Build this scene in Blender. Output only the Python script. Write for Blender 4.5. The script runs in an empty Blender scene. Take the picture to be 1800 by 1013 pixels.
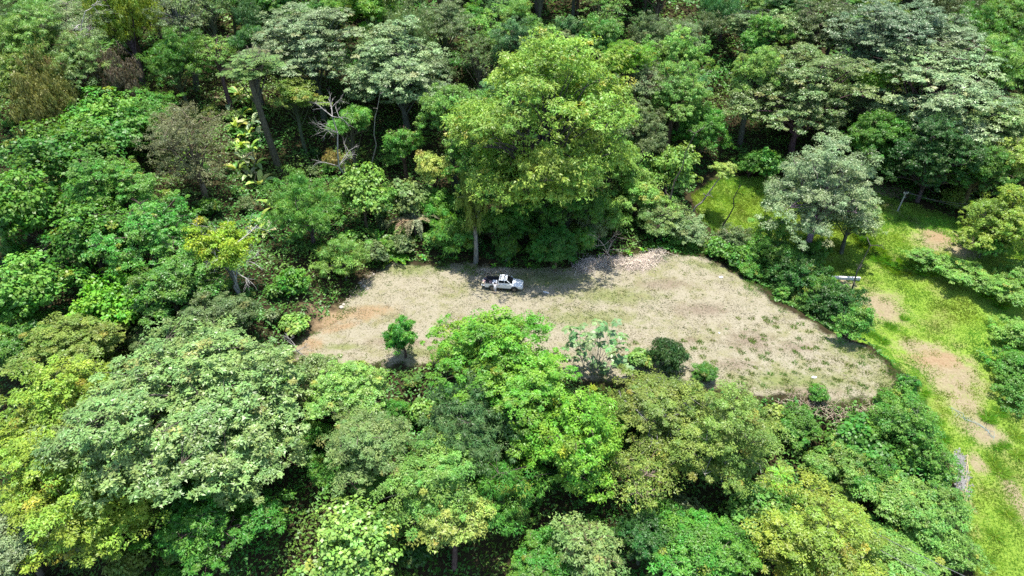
import bpy, bmesh, math, random, zlib
import numpy as np
from mathutils import Vector, Matrix, Euler

sc = bpy.context.scene
COL = sc.collection
R_ = math.radians

# ------------------------------------------------------------------ camera
F, CX, CY = 1200.0, 900.0, 506.5          # focal length and centre, in photo pixels (1800 wide)
PITCH, CAMZ = R_(36.0), 56.0
cam_d = bpy.data.cameras.new('camera'); cam = bpy.data.objects.new('camera', cam_d); COL.objects.link(cam)
cam_d.sensor_width = 36.0; cam_d.lens = 36.0 * F / 1800.0
cam_d.clip_start = 0.5; cam_d.clip_end = 6000
cam.location = (0, 0, CAMZ); cam.rotation_euler = (math.pi / 2 - PITCH, 0, 0)
sc.camera = cam

# ------------------------------------------------------------------ light
SUN_EL, SUN_AZ = R_(83), R_(20)            # tropical noon, slightly beyond the clearing
w = bpy.data.worlds.new('World'); sc.world = w; w.use_nodes = True
nt = w.node_tree; bg = nt.nodes['Background']; sky = nt.nodes.new('ShaderNodeTexSky')
sky.sky_type = 'NISHITA'; sky.sun_disc = False; sky.sun_elevation = SUN_EL; sky.sun_rotation = SUN_AZ
nt.links.new(sky.outputs[0], bg.inputs[0]); bg.inputs[1].default_value = 0.15
sd = bpy.data.lights.new('sun', 'SUN'); sd.energy = 5.0; sd.angle = R_(0.53); sd.color = (1, 0.95, 0.86)
sun = bpy.data.objects.new('sun', sd); COL.objects.link(sun)
sv = Vector((math.sin(SUN_AZ) * math.cos(SUN_EL), math.cos(SUN_AZ) * math.cos(SUN_EL), math.sin(SUN_EL)))
sun.rotation_euler = sv.to_track_quat('Z', 'Y').to_euler(); sun.location = (0, 60, 150)
sc.view_settings.view_transform = 'Standard'; sc.view_settings.look = 'None'
sc.view_settings.exposure = 0.80; sc.view_settings.gamma = 1.0
sc.render.engine = 'CYCLES'
sc.cycles.use_denoising = False
sc.cycles.max_bounces = 5; sc.cycles.diffuse_bounces = 3; sc.cycles.glossy_bounces = 2
sc.cycles.transmission_bounces = 3; sc.cycles.transparent_max_bounces = 4

# ------------------------------------------------------------------ helpers: pixels and terrain
FWD = np.array([0, math.cos(PITCH), -math.sin(PITCH)]); UP = np.array([0, math.sin(PITCH), math.cos(PITCH)])
def ray(px, py):
    d = np.array([(px - CX) / F, 0, 0]) + UP * (-(py - CY) / F) + FWD
    return d / np.linalg.norm(d)
def project(p):
    v = np.asarray(p, float) - np.array([0, 0, CAMZ])
    z = v @ FWD
    return CX + F * v[..., 0] / z, CY - F * (v @ UP) / z, z
def plane_hit(px, py, z=0.0):
    d = ray(px, py); t = (z - CAMZ) / d[2]
    return np.array([d[0] * t, d[1] * t])
def sstep(a, b, x):
    t = np.clip((x - a) / (b - a), 0, 1); return t * t * (3 - 2 * t)
def poly_sd(poly, X, Y):
    """signed distance to polygon, negative inside"""
    X = np.asarray(X, float); Y = np.asarray(Y, float)
    d = np.full(X.shape, 1e9); ins = np.zeros(X.shape, bool)
    n = len(poly)
    for i in range(n):
        ax, ay = poly[i]; bx, by = poly[(i + 1) % n]
        ex, ey = bx - ax, by - ay
        t = np.clip(((X - ax) * ex + (Y - ay) * ey) / (ex * ex + ey * ey + 1e-9), 0, 1)
        d = np.minimum(d, np.hypot(X - ax - t * ex, Y - ay - t * ey))
        c = ((ay > Y) != (by > Y)) & (X < (bx - ax) * (Y - ay) / (by - ay + 1e-12) + ax)
        ins ^= c
    return np.where(ins, -d, d)
def line_d(pl, X, Y):
    """distance to a polyline and the side (positive = left of its direction)"""
    d = np.full(X.shape, 1e9); s = np.zeros(X.shape)
    for i in range(len(pl) - 1):
        ax, ay = pl[i]; bx, by = pl[i + 1]
        ex, ey = bx - ax, by - ay; L = math.hypot(ex, ey)
        t = np.clip(((X - ax) * ex + (Y - ay) * ey) / (L * L), 0, 1)
        dd = np.hypot(X - ax - t * ex, Y - ay - t * ey)
        cr = (ex * (Y - ay) - ey * (X - ax)) / L
        s = np.where(dd < d, np.sign(cr), s); d = np.minimum(d, dd)
    return d, s
_rn = np.random.default_rng(5); _tab = _rn.random((64, 64))
def vnoise(X, Y, sc_):
    x = np.asarray(X) / sc_ + 100.3; y = np.asarray(Y) / sc_ + 57.7
    xi = np.floor(x).astype(int); yi = np.floor(y).astype(int); fx = x - xi; fy = y - yi
    fx = fx * fx * (3 - 2 * fx); fy = fy * fy * (3 - 2 * fy)
    g = lambda a, b: _tab[a % 64, b % 64]
    return (g(xi, yi) * (1 - fx) + g(xi + 1, yi) * fx) * (1 - fy) + (g(xi, yi + 1) * (1 - fx) + g(xi + 1, yi + 1) * fx) * fy

CLEAR_PX = [(500, 640), (520, 610), (565, 585), (605, 535), (640, 492), (690, 466), (800, 466), (900, 470), (1000, 470),
            (1050, 452), (1150, 443), (1235, 452), (1300, 488), (1380, 545), (1450, 583), (1530, 612), (1582, 650),
            (1570, 700), (1490, 716), (1390, 698), (1330, 690), (1240, 672), (1130, 668), (1000, 668), (880, 650), (760, 648), (650, 645)]
CLEAR = [tuple(plane_hit(*p)) for p in CLEAR_PX]
def clear_sd(X, Y):
    return poly_sd(CLEAR, X, Y) + 2.2 * (vnoise(X, Y, 3.3) - .5) + 1.0 * (vnoise(X, Y, 1.1) - .5)
CP = np.array([  # X, Y, z control points of the land
    (0, 92, 1.0), (-25, 95, 2.0), (25, 96, .5), (0, 112, 6), (-35, 112, 8), (35, 116, 5), (0, 140, 15), (-50, 140, 17), (50, 142, 14),
    (0, 180, 28), (-80, 180, 30), (80, 180, 27), (0, 260, 52), (-160, 260, 55), (160, 260, 50), (0, 400, 85), (-250, 400, 85), (250, 400, 85),
    (-42, 78, 5.0), (-38, 70, 4.0), (-36, 62, 2.0), (-55, 80, 7), (-75, 85, 9), (-100, 95, 13), (-60, 100, 10), (-100, 130, 20), (-180, 120, 25), (-55, 62, 2), (-80, 62, 3),
    (-40, 52, -3), (-60, 45, -7), (-30, 44, -7), (-90, 40, -8),
    (0, 46, -5), (-12, 46, -5), (15, 46, -5), (0, 38, -10), (-30, 34, -12), (25, 38, -9), (0, 25, -15), (-50, 25, -15), (0, 0, -18), (-80, 0, -18), (80, 0, -18), (0, -80, -20), (-200, -50, -20), (200, -50, -20),
    (40, 48, -4), (48, 44, -5.5), (35, 40, -8), (45, 32, -9.5), (60, 40, -7),
    (50, 58, -3), (47, 66, -2.6), (44, 74, -2.4), (38, 82, -2.0), (34, 92, -1.6), (55, 66, -3), (60, 74, -2.5), (60, 56, -3.5), (56, 84, -1.2), (48, 96, -1),
    (42, 104, 0), (64, 92, .6), (72, 84, .5), (80, 100, 3), (62, 106, 2), (75, 118, 7), (120, 80, 4), (110, 50, -3), (180, 120, 18), (72, 62, -3)], float)
def _phi(r2):
    return np.where(r2 > 1e-9, r2 * np.log(r2 + 1e-12) * 0.5, 0)
_A = CP[:, :2] / 50.0
_n = len(_A)
_K = _phi(((_A[:, None] - _A[None]) ** 2).sum(-1)) + 0.02 * np.eye(_n)
_P = np.c_[np.ones(_n), _A]
_S = np.linalg.solve(np.block([[_K, _P], [_P.T, np.zeros((3, 3))]]), np.r_[CP[:, 2], 0, 0, 0])
BANK = [tuple(plane_hit(*p, z=-2.)) for p in [(1440, 395), (1500, 430), (1545, 465), (1580, 485), (1640, 500), (1700, 520), (1770, 550), (1850, 590)]]
def terrain(X, Y):
    X = np.asarray(X, float); Y = np.asarray(Y, float); sh = X.shape
    x = np.clip(X.ravel(), -250, 250); y = np.clip(Y.ravel(), -120, 400)
    Q = np.c_[x, y] / 50.0
    z = np.zeros(len(Q))
    for i in range(_n):
        z += _S[i] * _phi(((Q - _A[i]) ** 2).sum(1))
    z += _S[_n] + Q @ _S[_n + 1:]
    d = clear_sd(x, y)
    k = sstep(0.0, 4.5, d)
    bd, bs = line_d(BANK, x, y)
    z += 1.5 * np.where(bs > 0, sstep(0, 1.3, bd) * np.exp(-np.maximum(bd - 1.3, 0) / 9), 0)
    z += 0.9 * (vnoise(x, y, 7) - .5) * sstep(3, 10, d) + .25 * (vnoise(x, y, 2.3) - .5)
    z = z * k + (1 - k) * (.18 * (vnoise(x, y, 4) - .5) + .05 * (vnoise(x, y, 1.1) - .5))
    return z.reshape(sh)
def th(x, y): return float(terrain(np.array([x]), np.array([y]))[0])
_T = np.concatenate([np.arange(18, 200, .5), np.arange(200, 420, 2)])
def ground_hit(px, py, hc=0.0):
    d = ray(px, py); P = d[None] * _T[:, None] + np.array([0, 0, CAMZ])
    g = P[:, 2] - terrain(P[:, 0], P[:, 1]) - hc
    i = int(np.argmax(g <= 0))
    if g[i] > 0: i = len(_T) - 1
    if i == 0: return P[0]
    a = g[i - 1] / (g[i - 1] - g[i] + 1e-9)
    return P[i - 1] + (P[i] - P[i - 1]) * a

# ------------------------------------------------------------------ materials
def new_mat(name):
    m = bpy.data.materials.new(name); m.use_nodes = True
    nt = m.node_tree; b = nt.nodes['Principled BSDF']
    return m, nt, b
def simple(name, col, rough=.6, metal=0., spec=.5, noise=0., nscale=8.):
    m, nt, b = new_mat(name)
    b.inputs['Base Color'].default_value = (*col, 1); b.inputs['Roughness'].default_value = rough
    b.inputs['Metallic'].default_value = metal; b.inputs['Specular IOR Level'].default_value = spec
    if noise:
        n = nt.nodes.new('ShaderNodeTexNoise'); n.inputs['Scale'].default_value = nscale; n.inputs['Detail'].default_value = 6
        tc = nt.nodes.new('ShaderNodeTexCoord'); nt.links.new(tc.outputs['Object'], n.inputs['Vector'])
        mx = nt.nodes.new('ShaderNodeMix'); mx.data_type = 'RGBA'
        mx.inputs['A'].default_value = (*[c * (1 - noise) for c in col], 1); mx.inputs['B'].default_value = (*[min(1, c * (1 + noise)) for c in col], 1)
        nt.links.new(n.outputs[0], mx.inputs['Factor']); nt.links.new(mx.outputs['Result'], b.inputs['Base Color'])
    return m
def leaf_material(name, trans=.3, rough=.45, spec=.4, vr=(.56, .55, .45)):
    m, nt, b = new_mat(name); L = nt.links.new; N = nt.nodes.new
    oi = N('ShaderNodeObjectInfo'); at = N('ShaderNodeAttribute'); at.attribute_name = 'tint'
    sep = N('ShaderNodeSeparateXYZ'); L(at.outputs['Vector'], sep.inputs[0])
    hs = N('ShaderNodeHueSaturation'); L(oi.outputs['Color'], hs.inputs['Color'])
    def mad(src, a, c):
        q = N('ShaderNodeMath'); q.operation = 'MULTIPLY_ADD'; L(src, q.inputs[0]); q.inputs[1].default_value = a
        if isinstance(c, (int, float)): q.inputs[2].default_value = c
        else: L(c, q.inputs[2])
        return q.outputs[0]
    v = mad(sep.outputs[0], vr[1], vr[0]); v = mad(sep.outputs[1], vr[2], v); L(v, hs.inputs['Value'])
    L(mad(sep.outputs[2], .07, .474), hs.inputs['Hue'])
    L(hs.outputs[0], b.inputs['Base Color']); b.inputs['Roughness'].default_value = rough; b.inputs['Specular IOR Level'].default_value = spec
    tr = N('ShaderNodeBsdfTranslucent')
    h2 = N('ShaderNodeHueSaturation'); L(hs.outputs[0], h2.inputs['Color']); h2.inputs['Hue'].default_value = .485; h2.inputs['Value'].default_value = 1.25; h2.inputs['Saturation'].default_value = 1.1
    L(h2.outputs[0], tr.inputs['Color'])
    mx = N('ShaderNodeMixShader'); mx.inputs[0].default_value = trans
    L(b.outputs[0], mx.inputs[1]); L(tr.outputs[0], mx.inputs[2]); L(mx.outputs[0], nt.nodes['Material Output'].inputs['Surface'])
    return m
M = {}
M['leaf'] = leaf_material('leaf')
M['gloss'] = leaf_material('glossy_leaf', trans=.22, rough=.42, spec=.5)
M['grass'] = leaf_material('grass_blade', trans=.35, rough=.6, spec=.2, vr=(.6, .5, .4))
M['straw'] = leaf_material('dry_stalk', trans=.1, rough=.8, spec=.15, vr=(.55, .5, .5))
def bark_material():
    m, nt, b = new_mat('bark'); L = nt.links.new; N = nt.nodes.new
    oi = N('ShaderNodeObjectInfo'); tc = N('ShaderNodeTexCoord'); n = N('ShaderNodeTexNoise')
    mp = N('ShaderNodeMapping'); mp.inputs['Scale'].default_value = (3, 3, .8); L(tc.outputs['Object'], mp.inputs[0]); L(mp.outputs[0], n.inputs['Vector'])
    n.inputs['Scale'].default_value = 2.2; n.inputs['Detail'].default_value = 8
    cr = N('ShaderNodeValToRGB'); cr.color_ramp.elements[0].position = .3; cr.color_ramp.elements[0].color = (.4, .4, .4, 1); cr.color_ramp.elements[1].position = .7; cr.color_ramp.elements[1].color = (1.3, 1.3, 1.3, 1)
    L(n.outputs[0], cr.inputs[0])
    mx = N('ShaderNodeMix'); mx.data_type = 'RGBA'; mx.blend_type = 'MULTIPLY'; mx.inputs['Factor'].default_value = 1
    L(oi.outputs['Color'], mx.inputs['A']); L(cr.outputs[0], mx.inputs['B']); L(mx.outputs['Result'], b.inputs['Base Color'])
    b.inputs['Roughness'].default_value = .85; b.inputs['Specular IOR Level'].default_value = .2
    bp = N('ShaderNodeBump'); bp.inputs['Strength'].default_value = .4; L(n.outputs[0], bp.inputs['Height']); L(bp.outputs[0], b.inputs['Normal'])
    return m
M['bark'] = bark_material()

# ------------------------------------------------------------------ mesh building
class MB:
    def __init__(s, k=4): s.v = []; s.q = []; s.n = 0; s.tint = []; s.k = k
    def quads(s, V, Q, tint=None):
        s.v.append(V); s.q.append(np.asarray(Q) + s.n); s.n += len(V)
        s.tint.append(np.full((len(Q), 3), .5) if tint is None else tint)
    def tube(s, P, r, k=5):
        P = np.asarray(P, float); m = len(P); r = np.broadcast_to(r, (m,))
        T = np.gradient(P, axis=0); T /= np.linalg.norm(T, axis=1)[:, None] + 1e-9
        ref = np.array([0, 0, 1.]) if abs(T[:, 2]).mean() < .8 else np.array([1., 0, 0])
        A = np.cross(T, ref); A /= np.linalg.norm(A, axis=1)[:, None] + 1e-9; B = np.cross(T, A)
        a = np.arange(k) * 2 * math.pi / k
        V = P[:, None] + (A[:, None] * np.cos(a)[None, :, None] + B[:, None] * np.sin(a)[None, :, None]) * r[:, None, None]
        V = V.reshape(-1, 3); i = np.arange(m - 1)[:, None] * k; j = np.arange(k)[None]; j2 = (j + 1) % k
        Q = np.stack([i + j, i + j2, i + k + j2, i + k + j], -1).reshape(-1, 4)
        s.quads(V, Q)
    def mesh(s, name, smooth=False):
        me = bpy.data.meshes.new(name); k = s.k
        V = np.concatenate(s.v).astype(np.float32); Q = np.concatenate(s.q).astype(np.int32)
        me.vertices.add(len(V)); me.vertices.foreach_set('co', V.ravel())
        me.loops.add(Q.size); me.loops.foreach_set('vertex_index', Q.ravel())
        me.polygons.add(len(Q)); me.polygons.foreach_set('loop_start', np.arange(len(Q), dtype=np.int32) * k)
        if smooth: me.polygons.foreach_set('use_smooth', np.ones(len(Q), bool))
        at = me.attributes.new('tint', 'FLOAT_VECTOR', 'FACE'); at.data.foreach_set('vector', np.concatenate(s.tint).astype(np.float32).ravel())
        me.update(); return me
def unit(a): return a / (np.linalg.norm(a, axis=-1, keepdims=True) + 1e-9)
def leaves(mb, P, N, D, L, Wd, tint, fold=.12):
    """one folded leaf per row"""
    N = unit(N); D = unit(D - N * (D * N).sum(1, keepdims=True)); S = np.cross(N, D)
    L = np.broadcast_to(L, (len(P),))[:, None]; Wd = np.broadcast_to(Wd, (len(P),))[:, None]
    if mb.k == 3:      # small leaves: one face each
        V = np.stack([P - S * Wd * .5, P + S * Wd * .5, P + D * L], 1).reshape(-1, 3)
    else:
        mid = P + D * L * .48; up = N * L * fold
        V = np.stack([P, mid + S * Wd * .5 + up, P + D * L - up * .6, mid - S * Wd * .5 + up], 1).reshape(-1, 3)
    mb.quads(V, np.arange(len(P) * mb.k).reshape(-1, mb.k), tint)
def sphere_dirs(rng, n, zmin=-1.):
    z = rng.uniform(zmin, 1, n); a = rng.uniform(0, 2 * math.pi, n); r = np.sqrt(1 - z * z)
    return np.c_[r * np.cos(a), r * np.sin(a), z]
def bend(p0, p1, rng, sag, n=5):
    t = np.linspace(0, 1, n)[:, None]; c = (p0 + p1) / 2 + rng.normal(0, .08, 3) * np.linalg.norm(p1 - p0) + np.array([0, 0, sag])
    return (1 - t) ** 2 * p0 + 2 * t * (1 - t) * c + t * t * p1

# lobe radius/R, lobe flatness, lobe density, lowest direction, clump radius, clump flatness, clump density, leaves per clump, leaf length and width, how far leaves face up, droop, twigs, uneven outline
SPEC = {
 'dome':    dict(r1=.26, f1=.72, k1=1.05, zmin=-.5, r2=.55, f2=.6, k2=1.5, nl=40, L=.36, W=.22, up=.9, droop=.15, tw=.45, wob=.42),
 'fine':    dict(r1=.25, f1=.7, k1=1.1, zmin=-.6, r2=.62, f2=.55, k2=1.5, nl=44, L=.34, W=.18, up=.9, droop=.25, tw=.5, wob=.34),
 'rain':    dict(r1=.2, f1=.7, k1=1.75, zmin=-.8, r2=.62, f2=.55, k2=1.5, nl=48, L=.30, W=.16, up=.8, droop=.25, tw=.3, wob=.16),
 'tier':    dict(r1=.30, f1=.32, k1=1.15, zmin=-.5, r2=.62, f2=.38, k2=1.4, nl=36, L=.40, W=.22, up=1.5, droop=.1, tw=.5, wob=.42),
 'big':     dict(r1=.34, f1=.75, k1=1.1, zmin=-.35, r2=.7, f2=.6, k2=1.4, nl=22, L=.55, W=.42, up=.8, droop=.3, tw=.4, wob=.42),
 'bush':    dict(r1=.40, f1=.8, k1=1.2, zmin=-.3, r2=.5, f2=.65, k2=1.5, nl=34, L=.32, W=.2, up=.8, droop=.15, tw=.4, wob=.42),
 'dense':   dict(r1=.3, f1=.8, k1=1.5, zmin=-.6, r2=.45, f2=.7, k2=1.7, nl=34, L=.28, W=.17, up=.9, droop=.1, tw=.2, wob=.08),
 'sparse':  dict(r1=.30, f1=.6, k1=.8, zmin=-.6, r2=.6, f2=.5, k2=1.3, nl=18, L=.34, W=.18, up=.9, droop=.25, tw=1., wob=.34),
 'feather': dict(r1=.33, f1=.6, k1=1.0, zmin=-.4, r2=.7, f2=.5, k2=1.5, nl=46, L=.48, W=.15, up=.9, droop=.6, tw=.4, wob=.42),
 'drape':   dict(r1=.5, f1=1., k1=1.2, zmin=-.9, r2=.6, f2=1.2, k2=1.5, nl=34, L=.38, W=.2, up=.3, droop=1.2, tw=.15, wob=.25),
 'mango':   dict(r1=.32, f1=.8, k1=1.6, zmin=-.5, r2=.5, f2=.7, k2=1.6, nl=36, L=.6, W=.14, up=.5, droop=1.0, tw=.2, wob=.2),
}
RCLASS = [1.0, 1.5, 2.1, 3.0, 4.2, 5.6, 7.2, 9.2, 11.5, 13.5]
_cc, _tc = {}, {}
def crown_mesh(sp, R, var):
    """leaf crown of radius R centred on the origin; also the lobe and clump centres for the limbs"""
    key = (sp, R, var)
    if key in _cc: return _cc[key]
    p = SPEC[sp]; rng = np.random.default_rng(zlib.crc32(repr(key).encode())); Hc = R * .85
    lod = 1. if R < 6 else (6 / R) ** .55
    r1 = max(.5, min(p['r1'] * R, 2.7)); r2 = min(p['r2'] * (1 if R > 2.5 else .75), r1 * .7) / lod ** .5
    n1 = int(max(7, p['k1'] * 3.0 * R * (R + Hc) / 2 / (r1 * r1) * (1 if p['f1'] > .5 else 1.2)))
    cand = sphere_dirs(rng, n1 * 8, p['zmin'])
    nb = sphere_dirs(rng, 9, -.4); amp = rng.uniform(.3, 1, 9)
    lob = (np.exp(8 * (cand @ nb.T - 1)) * amp).max(1)
    rad = (1 - p['wob']) + p['wob'] * 1.4 * lob + rng.normal(0, p['wob'] * .3, len(cand))
    rad *= np.where(rng.random(len(cand)) < .2, rng.uniform(.45, .8, len(cand)), 1)
    C = cand * rad[:, None] * np.array([R - r1 * .7, R - r1 * .7, Hc - r1 * p['f1'] * .6])
    keep = []; md = r1 * (.62 if p['f1'] > .5 else .5)
    for i in range(len(C)):
        if len(keep) >= n1: break
        if not keep or ((C[keep] - C[i]) ** 2).sum(1).min() > md * md: keep.append(i)
    C = C[keep]; cl_c, cl_r, cl_t = [], [], []
    for li, c in enumerate(C):
        rr = r1 * rng.choice([.55, .8, 1., 1.3]); n2 = int(max(4, p['k2'] * 1.3 * (rr / r2) ** 2 * (1.0 if p['f1'] > .5 else .85)))
        u = sphere_dirs(rng, n2, -.25); ax = unit(c * np.array([1, 1, .5]) + rng.normal(0, .4 * R, 3)); u = u + ax * (u @ ax)[:, None] * rng.uniform(0, .5); q = c + u * rr * np.array([1, 1, p['f1']]) * np.where(rng.random((n2, 1)) < .22, rng.uniform(1.0, 1.3, (n2, 1)), rng.uniform(.6, 1.05, (n2, 1)))
        if p['f1'] < .5: q[:, 2] -= .16 * np.hypot(*(q[:, :2] - c[:2]).T) ** 1.3
        cl_c.append(q); cl_r.append(r2 * rng.choice([.45, .7, 1., 1.35], n2) * rng.uniform(.85, 1.15, n2)); cl_t.append(np.clip(rng.normal(.5, .24) + rng.normal(0, .24, n2), 0, 1))
    cc = np.concatenate(cl_c); cr = np.concatenate(cl_r); ct = np.concatenate(cl_t); nl = int(p['nl'] * (1.45 if sp in ('big', 'mango') else 2.15)); cap = min(1., 90000 / (len(cc) * nl)); nl = int(nl * cap); n = len(cc) * nl
    u = sphere_dirs(rng, n, -.35); ci = np.repeat(np.arange(len(cc)), nl)
    P = cc[ci] + u * cr[ci, None] * np.array([1, 1, p['f2']]) * rng.uniform(.25, 1.1, (n, 1)) ** .6
    outw = unit(P + np.array([0, 0, Hc * .3]))
    N = u * .6 + outw * .4 + np.array([0, 0, p['up'] * .85]) + rng.normal(0, .5, (n, 3))
    D = u * np.array([1, 1, .3]) + rng.normal(0, .6, (n, 3)) - np.array([0, 0, p['droop']])
    if p['droop'] > .5: N = u * np.array([1, 1, .4]) + np.array([0, 0, p['up']]) + rng.normal(0, .3, (n, 3))
    s = lod ** -.5 * cap ** -.5 * rng.uniform(.6, 1.35, n) * (.8 if sp in ('big', 'mango') else .64) * (1 if R > 2.5 else .8)
    tint = np.c_[ct[ci], rng.random(n), np.clip(ct[::-1][ci] * .6 + rng.random(n) * .4, 0, 1)]
    tint[:, 2] = np.where((rng.random(len(cc)) < .02)[ci], -.5, tint[:, 2])       # a few browning sprays
    mb = MB(4 if sp in ('big', 'mango') else 3); leaves(mb, P, N, D, p['L'] * s, p['W'] * s, tint); me = mb.mesh('crown'); me.materials.append(M['leaf'])
    _cc[key] = (me, C, cl_c); return _cc[key]
def trunk_mesh(sp, R, var, zs, hc):
    zs = round(zs * 3) / 3; hc = round(hc / 2) * 2 if hc > 5 else round(hc * .8) / .8
    key = (sp, R, var, zs, hc)
    if key in _tc: return _tc[key]
    p = SPEC[sp]; rng = np.random.default_rng(zlib.crc32(repr(key).encode())); Hc = R * .85 * zs
    _, C, cl_c = _cc[(sp, R, var)]; off = np.array([0, 0, hc]); sv_ = np.array([1, 1, zs])
    mb = MB(); tr = min(.55, max(.05, .022 * (hc + Hc) + .01 * R)); zt = max(.25, hc - Hc * .55)
    top = np.array([rng.normal(0, .04 * zt), rng.normal(0, .04 * zt), zt])
    tp = bend(np.array([0, 0, -.6]), top, rng, 0, 7); mb.tube(tp, np.linspace(tr * 1.3, tr * .75, 7), 7)
    up2 = np.array([top[0], top[1], hc + Hc * .35]); mb.tube(bend(top, up2, rng, 0, 5), np.linspace(tr * .75, tr * .2, 5), 6)
    for li, c in enumerate(C):
        c = c * sv_ + off
        st = tp[-1] * rng.uniform(.6, 1) if rng.random() < .5 else top + (up2 - top) * rng.uniform(0, .6)
        L = np.linalg.norm(c - st); mb.tube(bend(st, c, rng, .12 * L if p['f1'] > .5 else .05 * L, 5), np.linspace(tr * .36, tr * .1, 5), 4)
        for q in cl_c[li]:
            if rng.random() < p['tw'] * (.6 if R < 6 else .3): mb.tube(bend(c, q * sv_ + off, rng, .1, 3), np.array([.035, .025, .012]) * (1 + .03 * R), 3)
    me = mb.mesh('trunk', True); me.materials.append(M['bark']); _tc[key] = me; return me

def obj(name, me, parent=None, mat=None, loc=(0, 0, 0), rot=(0, 0, 0), scale=(1, 1, 1), color=None):
    o = bpy.data.objects.new(name, me); COL.objects.link(o)
    if parent: o.parent = parent
    o.location = loc; o.rotation_euler = rot; o.scale = scale
    if mat and me is not None and not me.materials: me.materials.append(mat)
    if color: o.color = (*color, 1)
    return o
def tag(o, label, cat, group=None):
    o['label'] = label; o['category'] = cat
    if group: o['group'] = group
    return o
def empty(name, loc, rz=0.): 
    e = obj(name, None, loc=loc, rot=(0, 0, rz)); e.empty_display_size = .5; return e

BARK = (.13, .11, .085)
TREES = []          # x, y, R, hc, Hc, hero?
PAL = dict(yg=(.245, .36, .06), gold=(.27, .365, .045), pale=(.20, .305, .085), silver=(.235, .325, .14), lime=(.165, .345, .03), bright=(.135, .295, .04),
           fresh=(.205, .36, .065), mid=(.105, .245, .03), dark=(.055, .14, .025), olive=(.195, .275, .05), blue=(.10, .21, .06), brown=(.20, .20, .05), dull=(.145, .205, .07), cream=(.34, .43, .09))
def place_tree(x, y, R, Hc, hc, sp, color, label, name='broadleaf_tree', cat='tree', group=None, var=0, bark=BARK, gloss=False, jit=.12, rz=None, hero=True):
    rng = random.Random(int(x * 131 + y * 717))
    Rc = min(RCLASS, key=lambda v: abs(math.log(v / R))); s = R / Rc; zs = Hc / (R * .85)
    var = var % (3 if sp == 'dome' and Rc in (3., 4.2, 5.6) else 2 if sp in ('dome', 'tier', 'bush') and Rc < 9 else 1)
    c, _, _ = crown_mesh(sp, Rc, var); t = trunk_mesh(sp, Rc, var, zs, hc / s); hcq = hc / s
    e = empty(name, (x, y, th(x, y) - .05), rng.uniform(0, 6.28) if rz is None else rz); e.scale = (s, s, s)
    kf = 1 + rng.uniform(-jit, jit); col = [max(.01, v * kf * (1 + rng.uniform(-.04, .04))) for v in color]
    obj('crown', c, e, color=col, loc=(0, 0, hcq), scale=(1, 1, zs)); obj('trunk', t, e, color=[v * rng.uniform(.8, 1.25) for v in bark])
    if gloss: e.children[0].material_slots[0].link = 'OBJECT'; e.children[0].material_slots[0].material = M['gloss']
    tag(e, label, cat, group); TREES.append((x, y, R, hc, Hc, hero))
    return e
def hero(px, py, rpx, hr, hc, sp, col, label, base=None, **k):
    """crown centred on a pixel; distance from the ground it stands on, hc metres below the crown centre (or from its visible foot)"""
    if base:
        b = ground_hit(*base); d = ray(px, py); t = b[1] / d[1]; P = d * t + np.array([0, 0, CAMZ]); x = .5 * (P[0] + b[0]) if k.pop('lean', 0) else P[0]; y = b[1]
        hc = P[2] - th(x, y)
    else:
        P = ground_hit(px, py, hc); x, y = P[0], P[1]
    dist = np.linalg.norm(P - np.array([0, 0, CAMZ])); R = rpx * dist / F
    c = PAL[col] if isinstance(col, str) else col
    var = k.pop('var', 0)
    return place_tree(x, y, R, R * hr, hc, sp, c, label, var=var, **k)

# ------------------------------------------------------------------ ground
def patch_mask(X, Y, px, py, rx, ry, rot=0.):
    P = ground_hit(px, py); d = np.linalg.norm(P - np.array([0, 0, CAMZ])); dep = math.asin((CAMZ - P[2]) / d)
    a, b = rx * d / F, ry * d / F / math.sin(dep); c, s = math.cos(R_(rot)), math.sin(R_(rot))
    u = (X - P[0]) * c + (Y - P[1]) * s; v = -(X - P[0]) * s + (Y - P[1]) * c
    return np.exp(-1.1 * ((u / a) ** 2 + (v / b) ** 2))
def strip_mask(X, Y, pts, wd):
    pl = [tuple(ground_hit(*p)[:2]) for p in pts]; d, _ = line_d(pl, X, Y); return 1 - sstep(wd * .35, wd, d)
LAWN_PX = [(1215, 345), (1250, 318), (1330, 312), (1420, 318), (1505, 325), (1560, 352), (1640, 372), (1715, 395), (1800, 470), (1800, 1013), (1715, 1013), (1695, 900),
           (1665, 800), (1625, 730), (1590, 660), (1530, 608), (1450, 520), (1400, 470), (1310, 425), (1240, 395)]
LAWN = [tuple(ground_hit(*p)[:2]) for p in LAWN_PX]
LAWN[8] = (90, LAWN[8][1]); LAWN[9] = (90, LAWN[9][1] - 10)
xs = np.concatenate([[-3000, -1600, -900, -500, -330, -240, -190, -155], np.arange(-130, 115, .6), [130, 160, 200, 260, 340, 500, 900, 1600, 3000]])
ys = np.concatenate([[-1500, -700, -300, -140, -70, -30, 0, 12], np.arange(20, 150, .6), np.arange(150, 215, 2.5), [230, 260, 310, 400, 600, 1000, 1800, 3500]])
GX, GY = np.meshgrid(xs, ys); GZ = terrain(GX, GY)
mb = MB(); nx, ny = len(xs), len(ys)
ii, jj = np.meshgrid(np.arange(ny - 1), np.arange(nx - 1), indexing='ij'); a = ii * nx + jj
mb.quads(np.c_[GX.ravel(), GY.ravel(), GZ.ravel()], np.stack([a, a + 1, a + nx + 1, a + nx], -1).reshape(-1, 4))
me = mb.mesh('ground', True)
fx, fy = GX.ravel(), GY.ravel()
dry = 1 - sstep(-2.2, 1.2, clear_sd(fx, fy))
lawn = 1 - sstep(-1.5, 1.0, poly_sd(LAWN, fx, fy))
soil = np.zeros_like(fx)
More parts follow.
